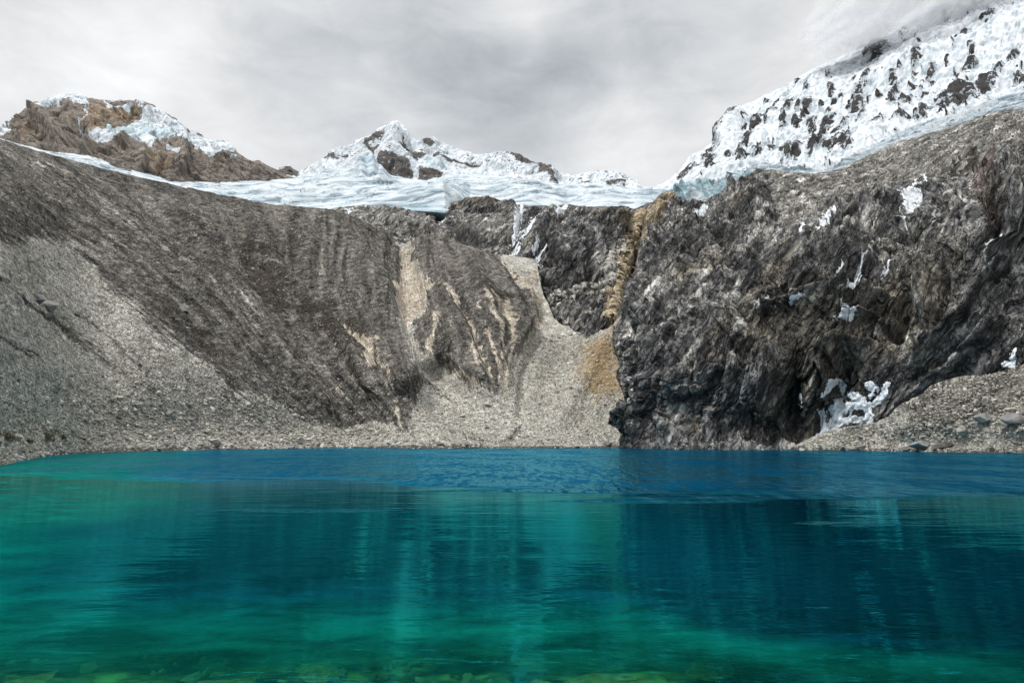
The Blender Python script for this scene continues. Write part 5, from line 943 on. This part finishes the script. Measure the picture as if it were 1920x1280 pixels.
# ------------------------------------------------------------------ shrubs on the left shore
def leaf_material(name, lo, hi):
    m, t = mat(name); n = t.noise(t.obj(), 3, 5, .6); t.out(t.pbr(t.ramp(n, [(.3, lo), (.7, hi)]), .8, None, .2)); return m
M_LEAF = leaf_material('shrub_leaves', srgb(44, 40, 20), srgb(92, 78, 40)); M_TWIG = leaf_material('twigs', srgb(48, 38, 28), srgb(84, 70, 54))
def shrub(x, y, wpx, hpx, label, seed):
    P = locate(A, x, y); sx_ = wpx / F * P[1] / 2; sz_ = hpx / F * P[1]; r = np.random.default_rng(seed); n = 1100
    root = bpy.data.objects.new('shrub', None); C.objects.link(root); root.location = P; tag(root, label, 'shrub')
    cl = r.normal(size=(9, 3)) * np.array([.5, .4, .22]) * np.array([sx_, sx_ * .7, sz_]) + np.array([0, 0, sz_ * .45])
    c = cl[r.integers(0, 9, n)] + r.normal(size=(n, 3)) * np.array([.22 * sx_, .2 * sx_, .2 * sz_]); c[:, 2] = np.clip(c[:, 2], -.25 * sz_, None)
    a = r.normal(size=(n, 3)); a /= np.linalg.norm(a, axis=1, keepdims=True); b = np.cross(a, r.normal(size=(n, 3))); b /= np.linalg.norm(b, axis=1, keepdims=True); L_ = r.uniform(.1, .22, (n, 1)) * max(sz_, .8) * .5
    V = np.stack([c - a * L_, c + b * L_ * .4, c + a * L_, c - b * L_ * .4], 1).reshape(-1, 3); soup('foliage', V, np.arange(4 * n).reshape(n, 4), M_LEAF, root)
    tv = []; tf = []
    for i in range(9):
        p0 = np.array([cl[i, 0] * .3, cl[i, 1] * .3, -.3]); p1 = cl[i]; u = np.array([.03, 0, 0]); w_ = np.array([0, .03, 0]); k = len(tv); tv += [p0 + u, p0 + w_, p0 - u, p0 - w_, p1 + u * .3, p1 + w_ * .3, p1 - u * .3, p1 - w_ * .3]
        tf += [(k + j, k + (j + 1) % 4, k + 4 + (j + 1) % 4, k + 4 + j) for j in range(4)]
    soup('stem', np.array(tv), np.array(tf), M_TWIG, root)
for i, a_ in enumerate([(8, 812, 34, 14, 'dark olive shrub at the left edge above the shore'), (38, 822, 40, 13, 'wide brown green shrub right of the cream boulder on the shore'), (66, 826, 22, 9, 'small low shrub between two wider ones on the left shore'),
                        (92, 822, 36, 15, 'tall olive shrub above the gravel spit'), (122, 822, 26, 12, 'rightmost olive shrub of the left shore, over grey stones'), (-10, 828, 26, 9, 'reddish brown low shrub cut by the left picture edge')]):
    shrub(*a_, seed=i + 3)

# ------------------------------------------------------------------ rocks under water near the camera
M_SUB = stone_material('submerged_rock', srgb(78, 74, 54), srgb(168, 156, 118), 3)
for (px_, py_, wm, label, seed) in [(45, 1262, .75, 'pale yellowish rock under the water in the lower left corner', 70), (885, 1277, .55, 'pale flat rock under the water at the bottom middle', 71), (1010, 1272, .5, 'tan rock under the water right of the flat one', 72), (1160, 1268, .9, 'long dark topped rock under the water at the bottom', 73),
                                    (1262, 1276, .45, 'tan rock edge under the water near the bottom right of the middle', 74), (610, 1235, .5, 'dim green rock under the water left of the middle', 75), (440, 1262, .5, 'dark green rock under the water between left corner and middle', 76), (1330, 1225, .6, 'faint mossy rock under the water toward the right', 77)]:
    X_, Z_ = ray(px_, py_); Y_ = -CAMH / Z_; o = bpy.data.objects.new('submerged_rock', bm_(seed, (1, .75, .32), 8, M_SUB)); C.objects.link(o)
    dz = float(bed_floor(np.array(X_ * Y_), np.array(Y_))); o.location = (X_ * Y_ * (1 + dz / 4), Y_ * (1 + dz / 4), -dz * 1.02); o.scale = (wm * 1.1, wm, wm * .55); o.rotation_euler = (0, 0, seed * .7); tag(o, label, 'rock')

# ------------------------------------------------------------------ cloud wrapping the top of the right mountain
m, t = mat('cloud'); v = t.obj()
lw = t.node('ShaderNodeLayerWeight'); lw.inputs['Blend'].default_value = .5
thin = t.m('SUBTRACT', 1.0, lw.outputs['Facing'])                      # less vapour to look through at the rim of each billow
n = t.noise(v, .006, 6, .55, .4)
al = t.m('MULTIPLY', t.m('POWER', t.ss(thin, .05, .98), 2.2), t.lin(n, .36, .62, .16, .52))
bs = t.node('ShaderNodeBsdfDiffuse'); bs.inputs[0].default_value = (.88, .885, .90, 1); tl = t.node('ShaderNodeBsdfTranslucent'); tl.inputs[0].default_value = (.88, .885, .90, 1)
up = t.node('ShaderNodeCombineXYZ'); up.inputs[2].default_value = 1; up.inputs[1].default_value = -.5
tb = t.node('ShaderNodeBsdfTransparent'); ms = t.node('ShaderNodeMixShader'); t.put(ms.inputs[0], al); t.nt.links.new(tb.outputs[0], ms.inputs[1]); m2 = t.node('ShaderNodeMixShader'); m2.inputs[0].default_value = .35; t.nt.links.new(bs.outputs[0], m2.inputs[1]); t.nt.links.new(tl.outputs[0], m2.inputs[2]); t.nt.links.new(m2.outputs[0], ms.inputs[2]); t.out(ms.outputs[0])
S4V, S4F = subdiv(S3V, S3F); cv = []; cf = []
for i, (px_, py_, Y_, r_) in enumerate([(1600, 60, 1560, (120, 90, 46)), (1650, 36, 1540, (150, 100, 60)), (1700, 10, 1500, (170, 110, 70)), (1760, -30, 1480, (200, 120, 80)), (1640, 0, 1600, (230, 120, 80)), (1850, -80, 1450, (220, 130, 90)), (1690, -30, 1420, (220, 110, 80)), (1780, 20, 1380, (150, 90, 50))]):
    V_ = S4V * np.array(r_); a_ = radians(28); V_ = np.stack([V_[:, 0] * math.cos(a_) - V_[:, 2] * math.sin(a_), V_[:, 1], V_[:, 0] * math.sin(a_) + V_[:, 2] * math.cos(a_)], 1)
    V_ = V_ * (1 + fbm(V_ + i * 777, 190, 4, .5, seed=i)[:, None] * .28) + world(px_, py_, Y_); cf.append(S4F + len(S4V) * i); cv.append(V_)
tag(soup('cloud', np.concatenate(cv), np.concatenate(cf), m, None, True), 'soft grey cloud hiding the top of the snow mountain ridge', None, None, 'stuff')
